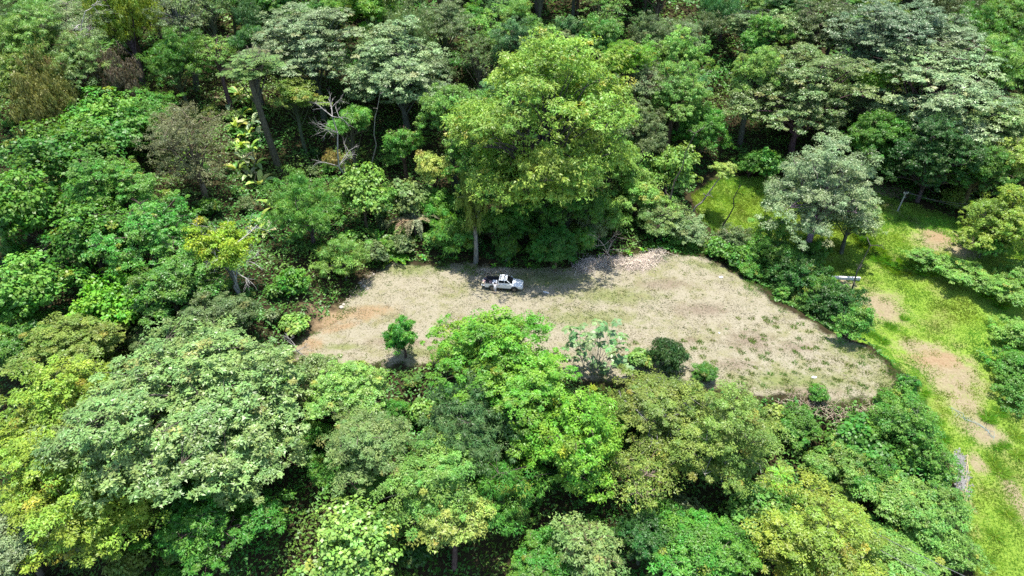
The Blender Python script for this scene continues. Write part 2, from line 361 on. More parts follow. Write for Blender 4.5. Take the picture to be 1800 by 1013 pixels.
for p in [(1668, 655, 58, 40, -10), (1690, 700, 32, 30, 0), (1728, 758, 44, 18, -25), (1545, 540, 48, 26, -30), (1650, 422, 42, 20, -30), (1690, 440, 30, 12, -20), (1335, 425, 22, 8, 0),
          (1480, 500, 28, 12, 0), (1620, 612, 46, 16, -20), (1718, 815, 16, 14, 0), (1690, 855, 8, 30, 0), (1790, 880, 16, 40, 0), (1535, 335, 60, 10, -15)]:
    soil = np.maximum(soil, patch_mask(fx, fy, *p))
soil = np.maximum(soil, .9 * strip_mask(fx, fy, [(1510, 325), (1580, 372), (1640, 405), (1720, 430)], 1.2))
red = np.zeros_like(fx)
for p in [(640, 550, 70, 18, 12), (600, 575, 50, 8, 25), (1195, 935, 60, 22, 0), (1650, 415, 34, 12, -30), (1655, 632, 44, 16, 0), (1640, 635, 60, 12, -10), (580, 560, 50, 22, 30), (545, 605, 30, 20, 20)]:
    red = np.maximum(red, patch_mask(fx, fy, *p))
burn = np.zeros_like(fx)
for p in [(1318, 600, 62, 26, 0), (1290, 640, 50, 14, 0), (1210, 600, 26, 10, 0), (1230, 545, 70, 18, 0), (1170, 500, 70, 14, 0), (1420, 690, 90, 14, 0), (700, 600, 90, 10, 0), (1400, 610, 50, 14, 0), (840, 560, 60, 8, 0), (510, 640, 40, 20, 0)]:
    burn = np.maximum(burn, .85 * patch_mask(fx, fy, *p))
green = np.zeros_like(fx)
for p in [(720, 475, 70, 14, 0), (950, 490, 120, 16, 0), (1080, 520, 110, 20, 0), (1040, 560, 120, 20, 0), (1340, 500, 60, 16, -40), (1180, 440, 60, 8, 0), (1500, 620, 60, 20, -30), (1400, 670, 160, 24, 0), (1250, 470, 60, 10, -20), (740, 620, 60, 12, 0), (1560, 670, 40, 20, 0), (600, 610, 60, 8, 0), (940, 470, 160, 7, 0)]:
    green = np.maximum(green, .8 * patch_mask(fx, fy, *p))
for nm, ch in (('mask_a', (dry, lawn, soil)), ('mask_b', (burn, red, green))):
    at = me.attributes.new(nm, 'FLOAT_VECTOR', 'POINT'); at.data.foreach_set('vector', np.stack(ch, -1).astype(np.float32).ravel())
def ground_material():
    m, nt, b = new_mat('ground_cover'); L = nt.links.new; N = nt.nodes.new
    tc = N('ShaderNodeTexCoord')
    def noise(s, det=6, rough=.6):
        n = N('ShaderNodeTexNoise'); n.inputs['Scale'].default_value = s; n.inputs['Detail'].default_value = det; n.inputs['Roughness'].default_value = rough
        L(tc.outputs['Object'], n.inputs['Vector']); return n.outputs[0]
    def ramp(f, *st):
        r = N('ShaderNodeValToRGB'); e = r.color_ramp.elements
        while len(e) < len(st): e.new(.5)
        for i, (p, c) in enumerate(st): e[i].position = p; e[i].color = (*c, 1)
        L(f, r.inputs[0]); return r.outputs[0]
    def mix(f, a, c):
        x = N('ShaderNodeMix'); x.data_type = 'RGBA'; L(f, x.inputs['Factor']); L(a, x.inputs['A']); L(c, x.inputs['B']); return x.outputs['Result']
    def sep(nm):
        at = N('ShaderNodeAttribute'); at.attribute_name = nm; s = N('ShaderNodeSeparateXYZ'); L(at.outputs['Vector'], s.inputs[0]); return s.outputs
    def edge(mask, nz, amt, lo, hi):
        q = N('ShaderNodeMath'); q.operation = 'SUBTRACT'; L(nz, q.inputs[0]); q.inputs[1].default_value = .5
        r = N('ShaderNodeMath'); r.operation = 'MULTIPLY_ADD'; L(q.outputs[0], r.inputs[0]); r.inputs[1].default_value = amt; L(mask, r.inputs[2])
        k = N('ShaderNodeMapRange'); k.interpolation_type = 'SMOOTHSTEP'; L(r.outputs[0], k.inputs[0]); k.inputs[1].default_value = lo; k.inputs[2].default_value = hi; return k.outputs[0]
    n1, n2, n3, n4 = noise(.16), noise(.7, 8, .7), noise(3.2, 8, .75), noise(9, 4, .7)
    A, B = sep('mask_a'), sep('mask_b')
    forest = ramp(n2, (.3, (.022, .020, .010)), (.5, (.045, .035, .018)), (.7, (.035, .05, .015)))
    straw = ramp(n3, (.28, (.165, .15, .09)), (.45, (.27, .245, .175)), (.58, (.345, .315, .235)), (.75, (.215, .19, .14)))
    straw2 = ramp(n4, (.3, (.19, .17, .115)), (.5, (.295, .265, .195)), (.7, (.41, .375, .29)))
    straw = mix(edge(n2, n3, .6, .35, .65), straw, straw2)
    grn = ramp(n3, (.3, (.11, .14, .045)), (.55, (.19, .215, .08)), (.7, (.28, .27, .13)))
    dryc = mix(edge(B[2], n2, 1.5, .22, .85), straw, grn)
    pat = edge(n1, n2, 1.3, .42, .78)
    dryc = mix(pat, dryc, ramp(n4, (.3, (.15, .15, .075)), (.6, (.27, .255, .14)), (.75, (.36, .33, .21))))
    spk = edge(n3, n1, .6, .59, .70)
    dryc = mix(spk, dryc, ramp(n4, (.4, (.10, .13, .035)), (.6, (.17, .20, .06))))
    brn = ramp(n3, (.3, (.12, .095, .07)), (.5, (.21, .17, .125)), (.7, (.30, .25, .185)))
    dryc = mix(edge(B[0], n2, 1.4, .25, 1.0), dryc, brn)
    lawnc = ramp(n3, (.3, (.14, .22, .03)), (.5, (.19, .30, .04)), (.68, (.25, .35, .055)))
    lawnc = mix(edge(n1, n2, .8, .45, .75), lawnc, ramp(n4, (.35, (.17, .21, .05)), (.65, (.28, .29, .10))))
    soilc = mix(edge(n2, n4, .8, .5, .72), ramp(n3, (.25, (.17, .135, .08)), (.5, (.28, .23, .145)), (.72, (.37, .32, .21))), ramp(n4, (.35, (.15, .19, .05)), (.65, (.26, .28, .10))))
    redc = ramp(n3, (.25, (.20, .135, .075)), (.5, (.29, .205, .12)), (.72, (.37, .29, .19)))
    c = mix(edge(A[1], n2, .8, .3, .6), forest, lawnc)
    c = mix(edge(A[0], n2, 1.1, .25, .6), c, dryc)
    c = mix(edge(A[2], n2, 1.5, .2, .85), c, soilc)
    c = mix(edge(B[1], n2, 1.4, .25, 1.05), c, redc)
    L(c, b.inputs['Base Color']); b.inputs['Roughness'].default_value = .95; b.inputs['Specular IOR Level'].default_value = .1
    bp = N('ShaderNodeBump'); bp.inputs['Strength'].default_value = .7; bp.inputs['Distance'].default_value = .25; L(n3, bp.inputs['Height']); L(bp.outputs[0], b.inputs['Normal'])
    return m
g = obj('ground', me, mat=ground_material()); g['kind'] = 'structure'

# ------------------------------------------------------------------ trees seen one by one in the photograph
hero(955, 232, 158, .95, 0, 'rain', 'yg', 'huge domed yellow green tree towering behind the parked pickup', base=(935, 424), name='rain_tree', var=1)
hero(800, 205, 62, 1.1, 13, 'dome', 'fresh', 'light green tree leaning against the left flank of the huge domed tree', var=1)
hero(548, 78, 98, .75, 13, 'tier', 'silver', 'pale grey green tiered tree on the hillside beside a bright green crown', gloss=True, var=1)
hero(705, 135, 96, .85, 12, 'tier', 'silver', 'pale grey green spreading tree just left of the huge domed tree', gloss=True, var=2)
hero(640, 22, 66, .8, 14, 'dome', 'lime', 'bright lime green crown above the pale grey green tiered trees', var=3)
hero(452, 118, 52, .5, 13.5, 'tier', 'pale', 'tall slender tree with a small flat pale crown and one long bare trunk', base=(462, 292), var=4, name='slender_tree')
hero(522, 172, 40, .7, 10, 'dome', 'olive', 'small olive green tree below the grey green tiered tree', var=5)
hero(385, 95, 40, .8, 12, 'sparse', 'fresh', 'thin tree with two dark stems and loose light green foliage', base=(378, 190), var=6, name='slender_tree')
hero(312, 40, 52, .9, 15, 'sparse', 'dull', 'tall sparse greyish tree with a visible bare trunk on the hillside', base=(310, 155), var=7, name='slender_tree')
hero(215, 38, 46, 1.4, 11, 'drape', 'gold', 'golden olive tree smothered in hanging vines', var=1, name='vine_draped_tree')
hero(125, 60, 60, .9, 12, 'sparse', 'silver', 'half bare grey tree with whitish twigs among vine draped trees', base=(165, 175), var=8, bark=(.3, .28, .25))
hero(70, 90, 62, .9, 10, 'feather', 'fresh', 'fresh green feathery tree on the upper left hillside', var=2)
hero(14, 55, 40, 1.2, 9, 'drape', 'dull', 'dusty grey brown tree hung with dry vines', var=2, name='vine_draped_tree')
hero(70, 190, 42, 1.5, 7, 'drape', 'brown', 'rusty brown vine covered tree below the feathery green tree', var=3, name='vine_draped_tree')
hero(212, 150, 26, 1.8, 7, 'drape', (.17, .14, .085), 'narrow dark brown curtain of dead vines over a thin stem', var=4, name='vine_draped_tree')
hero(135, 120, 50, 1.0, 9, 'feather', 'pale', 'pale feathery tree with bare whitish branch ends', var=3)
hero(20, 150, 48, .9, 8, 'feather', 'olive', 'olive tree beside the rusty vine covered tree', var=4)
hero(190, 235, 66, .7, 5, 'big', 'bright', 'broad bright green leafy mass left of the brownish thin tree', var=1)
hero(255, 215, 56, .8, 5, 'bush', 'bright', 'rounded light green bush tree above the leafy mass', var=1)
hero(120, 300, 72, .8, 5.5, 'big', 'mid', 'bright broad leaved tree on the left slope over a dark gap', var=2)
hero(215, 345, 80, .75, 5.5, 'dome', 'mid', 'wide bright green canopy in the middle of the left slope', var=4)
hero(60, 385, 66, .9, 5, 'big', 'mid', 'deep green broad leaved tree at the left edge of the slope', var=3)
hero(160, 430, 62, .8, 5, 'big', 'mid', 'bright green tree with whorls of large leaves', var=4)
hero(260, 420, 72, .8, 5.5, 'dome', 'mid', 'glossy mid green tree beside the banana plant', var=5, gloss=True)
hero(335, 262, 76, 1.05, 8, 'sparse', (.16, .165, .07), 'brownish olive thinning tree with bare twigs at its foot', base=(355, 345), var=9, bark=(.2, .18, .15), name='thinning_tree')
hero(300, 505, 80, .7, 5, 'dome', 'mid', 'low bright green spreading tree above the dark hollow', var=6, gloss=True)
hero(385, 560, 56, .7, 4, 'bush', 'dull', 'dull grey green bush tree beside bare dead twigs', var=2)
hero(60, 520, 66, .8, 5, 'big', 'bright', 'fresh green broad leaved tree above the olive foreground tree', var=5)
hero(30, 600, 60, .8, 5, 'dome', 'mid', 'dark to mid green tree at the left edge under the broad leaved tree', var=7)
hero(200, 545, 50, .8, 4, 'big', 'lime', 'small yellowish lime tree on the edge of the dark hollow', var=6)
hero(540, 372, 64, 1.1, 6, 'feather', 'bright', 'feathery bright green tree on the bank left of the clearing', var=5)
hero(600, 455, 46, .9, 3.5, 'feather', 'fresh', 'rounded light green feathery bush at the corner of the clearing', var=6)
hero(640, 350, 50, .9, 6, 'big', 'fresh', 'pale leaved tree behind the withered palm', var=7)
hero(715, 350, 36, 1.0, 5, 'big', 'pale', 'pale broad leaved plant tree right behind the withered palm', var=8)
hero(708, 252, 32, 1.0, 9, 'dome', 'bright', 'small bright green crown in a dark gap below the grey green tree', var=8)
hero(765, 300, 34, 1.0, 8, 'dome', 'cream', 'small creamy green tree at the left foot of the huge domed tree', var=9)
hero(618, 215, 36, 1.0, 10, 'feather', 'bright', 'bright feathery crown beside the bare white branched tree', var=7)
hero(840, 300, 50, 1.1, 8, 'dome', 'bright', 'bright green young tree tucked under the huge domed tree on its left', var=10)
hero(905, 340, 60, 1.1, 7, 'dome', 'mid', 'mid green young tree under the huge domed tree above the pickup', var=11)
hero(1000, 350, 62, 1.2, 7, 'dome', 'mid', 'mid green young tree under the huge domed tree behind the round dark tree', var=12)
hero(1070, 290, 60, 1.1, 8, 'dome', 'fresh', 'light green tree under the right flank of the huge domed tree', var=13)
hero(978, 436, 36, 1.05, 0, 'dense', (.075, .21, .03), 'small round deep green tree on a thin stem beside the pickup', base=(952, 476), name='round_tree', var=1)
hero(832, 375, 22, 2.6, 7, 'drape', 'olive', 'vine wrapped pole like tree with pale trunk behind the pickup bed', base=(836, 462), name='vine_draped_tree', var=5, bark=(.34, .32, .28))
for px, py, r, c, lb in [(868, 395, 40, 'bright', 'bright low tree right behind the pickup'), (925, 395, 36, 'mid', 'mid green low tree between pickup and huge domed tree'), (1015, 425, 34, 'bright', 'bright low tree beside the round dark tree'), (890, 440, 26, 'mid', 'low leafy tree touching the far edge behind the pickup cab'),
                         (795, 415, 40, 'mid', 'mid green low tree left of the vine wrapped pole tree'), (770, 365, 40, 'bright', 'bright green low tree right of the withered palm'), (1060, 375, 40, 'fresh', 'light green low tree above the grey tangle')]:
    hero(px, py, r, 1.1, r * .085, 'feather', c, lb, var=0)
hero(1105, 105, 40, .75, 15, 'dense', (.17, .33, .02), 'dense clipped looking lime crown right of the huge domed tree', var=2)
hero(1135, 150, 44, .9, 12, 'sparse', 'silver', 'greyish sparse tree below the dense lime crown', var=10)
hero(1190, 170, 54, 1.0, 11, 'dome', 'fresh', 'light green tree between the huge domed tree and the layered tree', var=14)
hero(1130, 235, 52, 1.2, 9, 'dome', 'dull', 'dull green tree in shade right of the huge domed tree', var=15)
hero(1230, 232, 48, 1.2, 6, 'dome', 'mid', 'mid green tree left of the layered tree', var=16)
hero(1120, 345, 48, .9, 4.5, 'dome', 'fresh', 'fresh light green tree above the pale brush pile', var=17)
hero(1175, 300, 44, 1.1, 6, 'big', 'fresh', 'light yellow green broad leaved tree behind the brush pile', var=9)
hero(1040, 410, 36, 1.0, 3, 'sparse', 'dull', 'grey tangle of half bare shrub beside the brush pile', var=11, bark=(.26, .23, .2), name='tangled_shrub', cat='shrub')
hero(1165, 390, 44, .8, 3, 'bush', 'pale', 'pale green scrubby bush behind the brush pile', var=3, name='scrub_bush', cat='shrub')
hero(1205, 410, 36, .8, 2.4, 'bush', 'silver', 'greyish bush beside the dead leaning stems', var=4, name='scrub_bush', cat='shrub')
hero(1325, 135, 46, 1.2, 12, 'dome', 'fresh', 'light green tree on the left side of the layered tree', var=18)
hero(1420, 168, 104, .85, 11, 'tier', 'pale', 'big layered light green tree behind the sunlit meadow', base=(1400, 268), gloss=True, var=3, name='layered_tree')
hero(1555, 70, 92, .8, 14, 'tier', (.16, .24, .12), 'large blue green layered tree over a dark hollow on the far slope', gloss=True, var=4, name='layered_tree')
hero(1660, 75, 58, .8, 14, 'tier', 'silver', 'silvery layered tree joined to the blue green one on the far slope', gloss=True, var=5, name='layered_tree')
hero(1650, 175, 110, .75, 11, 'tier', 'silver', 'broad pale layered tree with grey branches showing right of the big layered tree', gloss=True, var=6, name='layered_tree')
hero(1765, 215, 66, .9, 10, 'tier', 'pale', 'pale layered tree by the right edge beside the broad one', gloss=True, var=7, name='layered_tree')
hero(1745, 120, 50, .9, 12, 'feather', 'fresh', 'yellow green feathery tree between pale layered trees', var=8)
hero(1545, 140, 30, .8, 12, 'dense', (.16, .30, .03), 'small vivid green crown in front of the dark hollow', var=3)
hero(1540, 245, 54, 1.0, 8, 'dome', 'mid', 'mid green tree below the gap between layered trees', var=19)
hero(1640, 285, 70, .9, 7, 'dome', 'dark', 'dark green tree shading the dirt track', var=20)
hero(1720, 300, 50, .9, 7, 'dome', 'mid', 'mid green tree above the utility lines', var=21)
hero(1790, 290, 50, 1.0, 7, 'dome', 'cream', 'pale creamy tree on the right above the small white roof', var=22)
hero(1772, 400, 60, .9, 4.5, 'dome', 'gold', 'rounded yellow green tree beside the dirt track', var=23)
hero(1730, 430, 24, .8, 2.2, 'big', 'bright', 'bright large leaved bush at the foot of the rounded yellow green tree', var=10, name='leafy_bush', cat='shrub')
hero(1350, 292, 28, 1.0, 2.8, 'big', 'bright', 'bright large leaved small tree at the back of the meadow', var=11)
hero(1320, 290, 24, 1.0, 2.5, 'bush', 'mid', 'dark green bush at the back of the meadow', var=5, name='leafy_bush', cat='shrub')
hero(1445, 352, 98, .95, 0, 'fine', 'silver', 'silvery green spreading tree standing between clearing and lawn', base=(1420, 462), gloss=True, var=24, name='silvery_tree', bark=(.24, .22, .2))
hero(1500, 385, 50, .8, 6, 'dome', 'pale', 'pale green companion crown at the foot of the silvery tree', base=(1478, 446), var=25, gloss=True)
hero(1370, 415, 44, .8, 3.2, 'feather', 'fresh', 'light green young tree in the hedge below the silvery tree', var=9)
for i, (px, py, r, c, lb) in enumerate([
    (1290, 432, 26, 'dull', 'dry brownish shrub at the dead stems end of the hedge row'), (1330, 452, 30, 'mid', 'dark green shrub second from the dead stems in the hedge row'),
    (1368, 468, 34, 'mid', 'full green shrub under the light green young tree in the hedge row'), (1405, 498, 34, 'dark', 'deep green shrub in the hedge row under the silvery tree'),
    (1425, 452, 26, 'mid', 'green shrub on the lawn side of the hedge row'), (1440, 525, 30, 'bright', 'bright green shrub in the hedge row facing the white beam'),
    (1472, 545, 34, 'dark', 'tall dark green shrub around the leaning dead trunk in the hedge row'), (1505, 578, 26, 'bright', 'round bright shrub closing the end of the hedge row'),
    (1408, 530, 16, 'olive', 'low olive shrub on the clearing side of the hedge row')]):
    hero(px, py - 4, r * 1.2, .95, r * .085, 'bush', c, lb, var=6 + i % 3, name='hedge_shrub', cat='shrub', group='hedge row between clearing and lawn')

for i, (px, py, r, lb) in enumerate([(1622, 452, 22, 'light green bush at the upper end of the terrace bank'), (1655, 468, 26, 'light green bush on the terrace bank below the dirt track'), (1692, 482, 28, 'light green bush in the middle of the terrace bank'), (1730, 500, 28, 'light green bush on the terrace bank beside the round yellow tree'), (1770, 515, 30, 'light green bush at the lower end of the terrace bank'), (1795, 480, 26, 'light green bush behind the terrace bank under the round yellow tree')]):
    hero(px, py, r, .6, 1.0, 'bush', 'fresh', lb, var=i, name='bank_bush', cat='shrub')
for px, py, r, c, lb in [(1790, 590, 34, 'fresh', 'light green bush at the right rim of the meadow above the bare path'), (1788, 645, 36, 'mid', 'dark bush at the right rim of the meadow beside the bare path'), (1800, 690, 34, 'bright', 'bright bush at the right rim of the meadow below the dark bush')]:
    hero(px, py, r, .7, 1.3, 'bush', c, lb, var=1, name='leafy_bush', cat='shrub')
# foreground
hero(345, 700, 172, .55, 9, 'dome', 'pale', 'very large glossy pale green tree in the left foreground', gloss=True, var=26, name='broad_tree')
hero(430, 790, 90, .7, 7, 'dome', 'pale', 'lower glossy pale crown leaning out of the very large pale tree', gloss=True, var=27)
hero(115, 755, 118, .75, 8, 'dome', 'gold', 'large golden olive tree left of the very large pale tree', var=28, name='broad_tree')
hero(170, 890, 110, .8, 7, 'dome', 'gold', 'golden olive tree in layered clumps below the other golden tree', var=29)
hero(130, 610, 80, .55, 7, 'dome', 'olive', 'flat olive tree between the left slope and the very large pale tree', var=30)
hero(25, 955, 70, .9, 7, 'dome', 'silver', 'silvery blue green tree in front of the golden olive trees', var=31, gloss=True)
hero(380, 920, 90, .8, 5, 'dome', 'mid', 'shaded mid green tree in front of the very large pale tree', var=32)
hero(620, 690, 76, .7, 6, 'dome', 'fresh', 'light green glossy tree at the near left edge of the clearing', var=33, gloss=True)
hero(560, 660, 44, .8, 4, 'bush', 'pale', 'pale glossy shrub by the clearing corner', var=9, gloss=True)
hero(650, 775, 80, .8, 7, 'fine', 'pale', 'soft grey green fine leaved tree below the light glossy tree', var=2)
hero(765, 845, 100, .95, 7, 'fine', 'fresh', 'soft light green fine leaved tree with bare twig ends', var=3)
hero(790, 915, 56, .7, 8, 'dome', 'cream', 'creamy yellow green crown in front of the fine leaved tree', var=34)
hero(622, 985, 84, .8, 7, 'big', 'fresh', 'glossy large leaved tree with whorled leaves at the front', gloss=True, var=12)
hero(885, 652, 132, .66, 7.0, 'dome', 'lime', 'vivid lime green domed tree rising in front of the pickup', var=35, name='lime_tree')
hero(1010, 785, 104, 1.05, 6, 'dome', (.18, .37, .035), 'tall vivid green tree in front of the lime domed tree', var=36, name='lime_tree')
hero(845, 745, 88, .9, 6, 'feather', 'blue', 'dark blue green tree with whitish dead branches between lime and light trees', var=10)
hero(880, 865, 70, 1.0, 4.5, 'feather', 'mid', 'shaded green tree below the dark blue green tree', var=11)
hero(1160, 715, 90, .7, 5.5, 'fine', 'olive', 'olive fine leaved tree at the near edge of the clearing', var=4, bark=(.3, .28, .25))
hero(1265, 775, 108, .8, 6, 'fine', 'olive', 'wide olive tree with grey twigs showing below the dark mango tree', var=5, bark=(.3, .28, .25))
hero(1130, 830, 70, .9, 5, 'sparse', 'olive', 'thin olive brown tree right of the vivid green tree', var=12, bark=(.3, .28, .25))
hero(1440, 965, 120, .6, 5, 'fine', 'gold', 'yellow olive spreading tree crossed by the power cables', var=6)
hero(1235, 970, 84, .7, 5, 'dome', 'mid', 'deep green tree in front of the red soil patch', var=37)
hero(1035, 965, 60, .9, 6, 'dome', 'pale', 'pale blue green tree at the foot of the vivid green tree', var=38)
hero(950, 990, 60, .8, 5, 'dome', 'mid', 'mid green tree at the bottom between creamy and pale trees', var=39)
hero(1130, 950, 50, .9, 4, 'dense', 'dark', 'dark bottle green tree left of the deep green tree', var=4)
hero(1335, 900, 46, .8, 3.6, 'big', 'fresh', 'light green bush with fern like leaves under the wide olive tree', var=13, name='leafy_bush', cat='shrub')
hero(1380, 900, 44, .8, 3, 'bush', 'bright', 'bright green bush beside the power cables', var=10, name='leafy_bush', cat='shrub')
hero(1560, 985, 80, .5, 4, 'dome', 'fresh', 'fresh green low tree at the bottom right under the cables', var=40)
hero(1620, 905, 60, .7, 3, 'bush', 'fresh', 'sunlit yellow green vine heap beside the lawn', var=11, name='vine_heap', cat='shrub')
hero(1560, 880, 44, .7, 2.6, 'bush', 'fresh', 'light green vine heap left of the sunlit vine heap', var=12, name='vine_heap', cat='shrub')
hero(1660, 965, 46, .7, 2.4, 'bush', 'fresh', 'light green bush at the lawn edge below the sunlit vine heap', var=13, name='vine_heap', cat='shrub')
hero(1585, 745, 54, .8, 2.4, 'bush', 'mid', 'large green bush below the corner of the clearing', var=14, name='leafy_bush', cat='shrub')
hero(1630, 800, 40, .8, 2.0, 'bush', 'bright', 'green bush between the clearing corner and the grey gravel strip', var=15, name='leafy_bush', cat='shrub')
hero(1510, 770, 42, .8, 2.2, 'big', 'mid', 'dark large leaved bush on the slope below the dry stalks', var=14, name='leafy_bush', cat='shrub')
hero(1470, 820, 40, .8, 2.2, 'bush', 'fresh', 'light green bush low on the slope below the large leaved bush', var=16, name='leafy_bush', cat='shrub')
hero(1400, 745, 36, .8, 2.0, 'bush', 'mid', 'green bush right of the wide olive tree', var=17, name='leafy_bush', cat='shrub')
hero(1530, 835, 38, .8, 2.0, 'bush', 'mid', 'mid green bush above the light green vine heap', var=18, name='leafy_bush', cat='shrub')
hero(1440, 694, 13, .9, .8, 'bush', 'mid', 'green tuft like bush on the lower lip of the clearing', var=19, name='leafy_bush', cat='shrub')
hero(1595, 680, 16, 1.0, 1.0, 'bush', 'mid', 'small dark bush on the right corner of the clearing', var=20, name='leafy_bush', cat='shrub')
hero(706, 593, 29, 1.15, 0, 'dome', (.10, .28, .03), 'small bright green tree standing alone at the near left edge of the clearing', base=(702, 630), var=41, name='lone_tree')
hero(1175, 625, 29, .95, 2.2, 'mango', (.06, .13, .03), 'dark round mango tree with drooping long leaves at the clearing edge', var=1, name='mango_tree')
hero(1128, 632, 20, .7, 1.2, 'big', 'fresh', 'light green leafy shrub left of the dark mango tree', var=15, name='leafy_bush', cat='shrub')
hero(1240, 656, 19, .8, 1.2, 'feather', 'mid', 'bright green leafy shrub right of the dark mango tree', var=16, name='leafy_bush', cat='shrub')
hero(395, 445, 46, 1.0, 6, 'dome', (.28, .41, .03), 'yellow green tree with silvery bare branches spreading on both sides', var=42, name='yellow_tree', base=(405, 520), bark=(.36, .34, .31))

# ------------------------------------------------------------------ the rest of the forest, tree by tree
CLEAR_VIS = CLEAR_PX; HEROPX = []
for (x, y, R, hc, Hc, h) in TREES:
    u, v, z = project((x, y, th(x, y) + hc)); HEROPX.append((u, v, R * F / z, math.hypot(Hc * .8, R * .55) * F / z, z))
for px, py, rx, ry, g_ in [(430, 225, 34, 85, (430, 250)), (728, 395, 46, 42, (728, 430)), (690, 450, 36, 28, (690, 465)), (460, 392, 28, 32, (460, 410)), (586, 270, 26, 90, (587, 372)), (1736, 375, 24, 20, (1736, 384)), (1580, 355, 20, 26, (1577, 372)), (210, 480, 26, 26, (212, 510)), (1350, 855, 34, 34, (1350, 890)), (1195, 935, 40, 18, (1195, 935)), (510, 950, 40, 60, (510, 960))]:
    p_ = ground_hit(*g_); HEROPX.append((px, py, rx, ry, project(p_)[2]))
def hides(x, y, z0, R, hc, Hc, k=.8):
    """does a crown here cover the open ground or a tree listed above"""
    q = np.array([(x, y, z0 + hc + Hc), (x - R * .9, y, z0 + hc), (x + R * .9, y, z0 + hc), (x, y, z0 + hc), (x - R * .6, y, z0 + hc + Hc * .7), (x + R * .6, y, z0 + hc + Hc * .7), (x, y, z0 + hc - Hc * .6)])
    u, v, z = project(q)
    if (poly_sd(CLEAR_VIS, u, v) < -4).any() or (poly_sd(LAWN_PX, u, v) < -6).any(): return True
    for (a, b, rx, ry, zz) in HEROPX:
        if zz > z[3] + 1 and ((u[3] - a) / rx) ** 2 + ((v[3] - b) / ry) ** 2 < k * k: return True
    return False
rf = random.Random(11)
ANCH = [(n, ground_hit(px, py)) for n, px, py in [('the huge domed tree', 935, 440), ('the dead tree', 587, 372), ('the withered palm', 735, 420), ('the brush pile', 1090, 465), ('the silvery tree', 1420, 462), ('the big layered tree', 1390, 306),
        ('the lime domed tree', 880, 700), ('the very large pale tree', 340, 800), ('the golden olive trees', 130, 900), ('the yellow green tree', 405, 520), ('the wide olive tree', 1265, 850), ('the utility pole', 1577, 372), ('the dark mango tree', 1175, 650),
        ('the thinning tree', 355, 345), ('the paddle leaved plants', 430, 250), ('the blue green layered tree', 1555, 200), ('the grey green tiered tree', 560, 210), ('the dense lime crown', 1105, 220), ('the lone small tree', 700, 640), ('the sunlit vine heap', 1620, 930),
        ('the vine draped trees', 120, 200), ('the banana plant', 212, 500), ('the tall slender tree', 462, 292), ('the round yellow tree', 1772, 440), ('the creamy crown', 790, 1000), ('the vivid green tree', 1015, 900), ('the red soil patch', 1195, 935), ('the dirt track', 1650, 420)]]
_used = set()
def label(head, x, y):
    l = head + ' ' + where(x, y)
    if l in _used:
        a = sorted(ANCH, key=lambda a: (a[1][0] - x) ** 2 + (a[1][1] - y) ** 2); l2 = f'{head} between {a[0][0]} and {a[1][0]}'
        if l2 in _used: l2 = f'{head} between {a[0][0]} and {a[2][0]}'
        if len(l2.split()) <= 16: l = l2
    _used.add(l); return l
def where(x, y):
    n, p = min(ANCH, key=lambda a: (a[1][0] - x) ** 2 + (a[1][1] - y) ** 2); dz = th(x, y) - p[2]; dd = math.hypot(p[0] - x, p[1] - y)
    far = 'close to' if dd < 9 else ('some way' if dd < 22 else 'far')
    return f'close to {n}' if dd < 9 else f'{far} {"above" if dz > 1.2 else "below" if dz < -1.2 else "from"} {n}'
ZONES = {
 'back': dict(cols=['mid', 'dark', 'fresh', 'dull', 'bright', 'pale', 'blue', 'olive', 'mid'], sp=['dome', 'dome', 'tier', 'feather', 'dome', 'drape', 'sparse', 'fine'], R=(2.8, 6.0), hc=(7, 13), text='on the hillside behind the clearing'),
 'left': dict(cols=['mid', 'bright', 'dark', 'bright', 'mid', 'dark'], sp=['big', 'dome', 'dome', 'bush', 'feather'], R=(2.0, 4.0), hc=(3.5, 6), text='on the leafy slope left of the clearing'),
 'front': dict(cols=['mid', 'bright', 'olive', 'fresh', 'mid', 'dark'], sp=['dome', 'dome', 'feather', 'bush', 'fine'], R=(2.0, 4.6), hc=(3.5, 6.5), text='on the slope below the clearing')}
CNAME = dict(mid='mid green', dark='dark green', fresh='light green', dull='dull grey green', bright='bright green', pale='pale green', blue='blue green', olive='olive green')
SNAME = dict(dome='rounded', tier='layered', feather='feathery', drape='vine hung', sparse='thin', fine='fine leaved', big='broad leaved', bush='bushy')
cand = []
for _ in range(9000):
    y = rf.uniform(24, 205); x = rf.uniform(-1, 1) * (math.hypot(y, 50) * .78 + 8)
    cand.append((x, y))
cand = [c for c in cand if c[1] > 112][:2600] + [c for c in cand if c[1] <= 112]
cx_ = np.array(cand); zt_ = terrain(cx_[:, 0], cx_[:, 1]); dc_ = clear_sd(cx_[:, 0], cx_[:, 1]); dl_ = poly_sd(LAWN, cx_[:, 0], cx_[:, 1])
ntree = 0
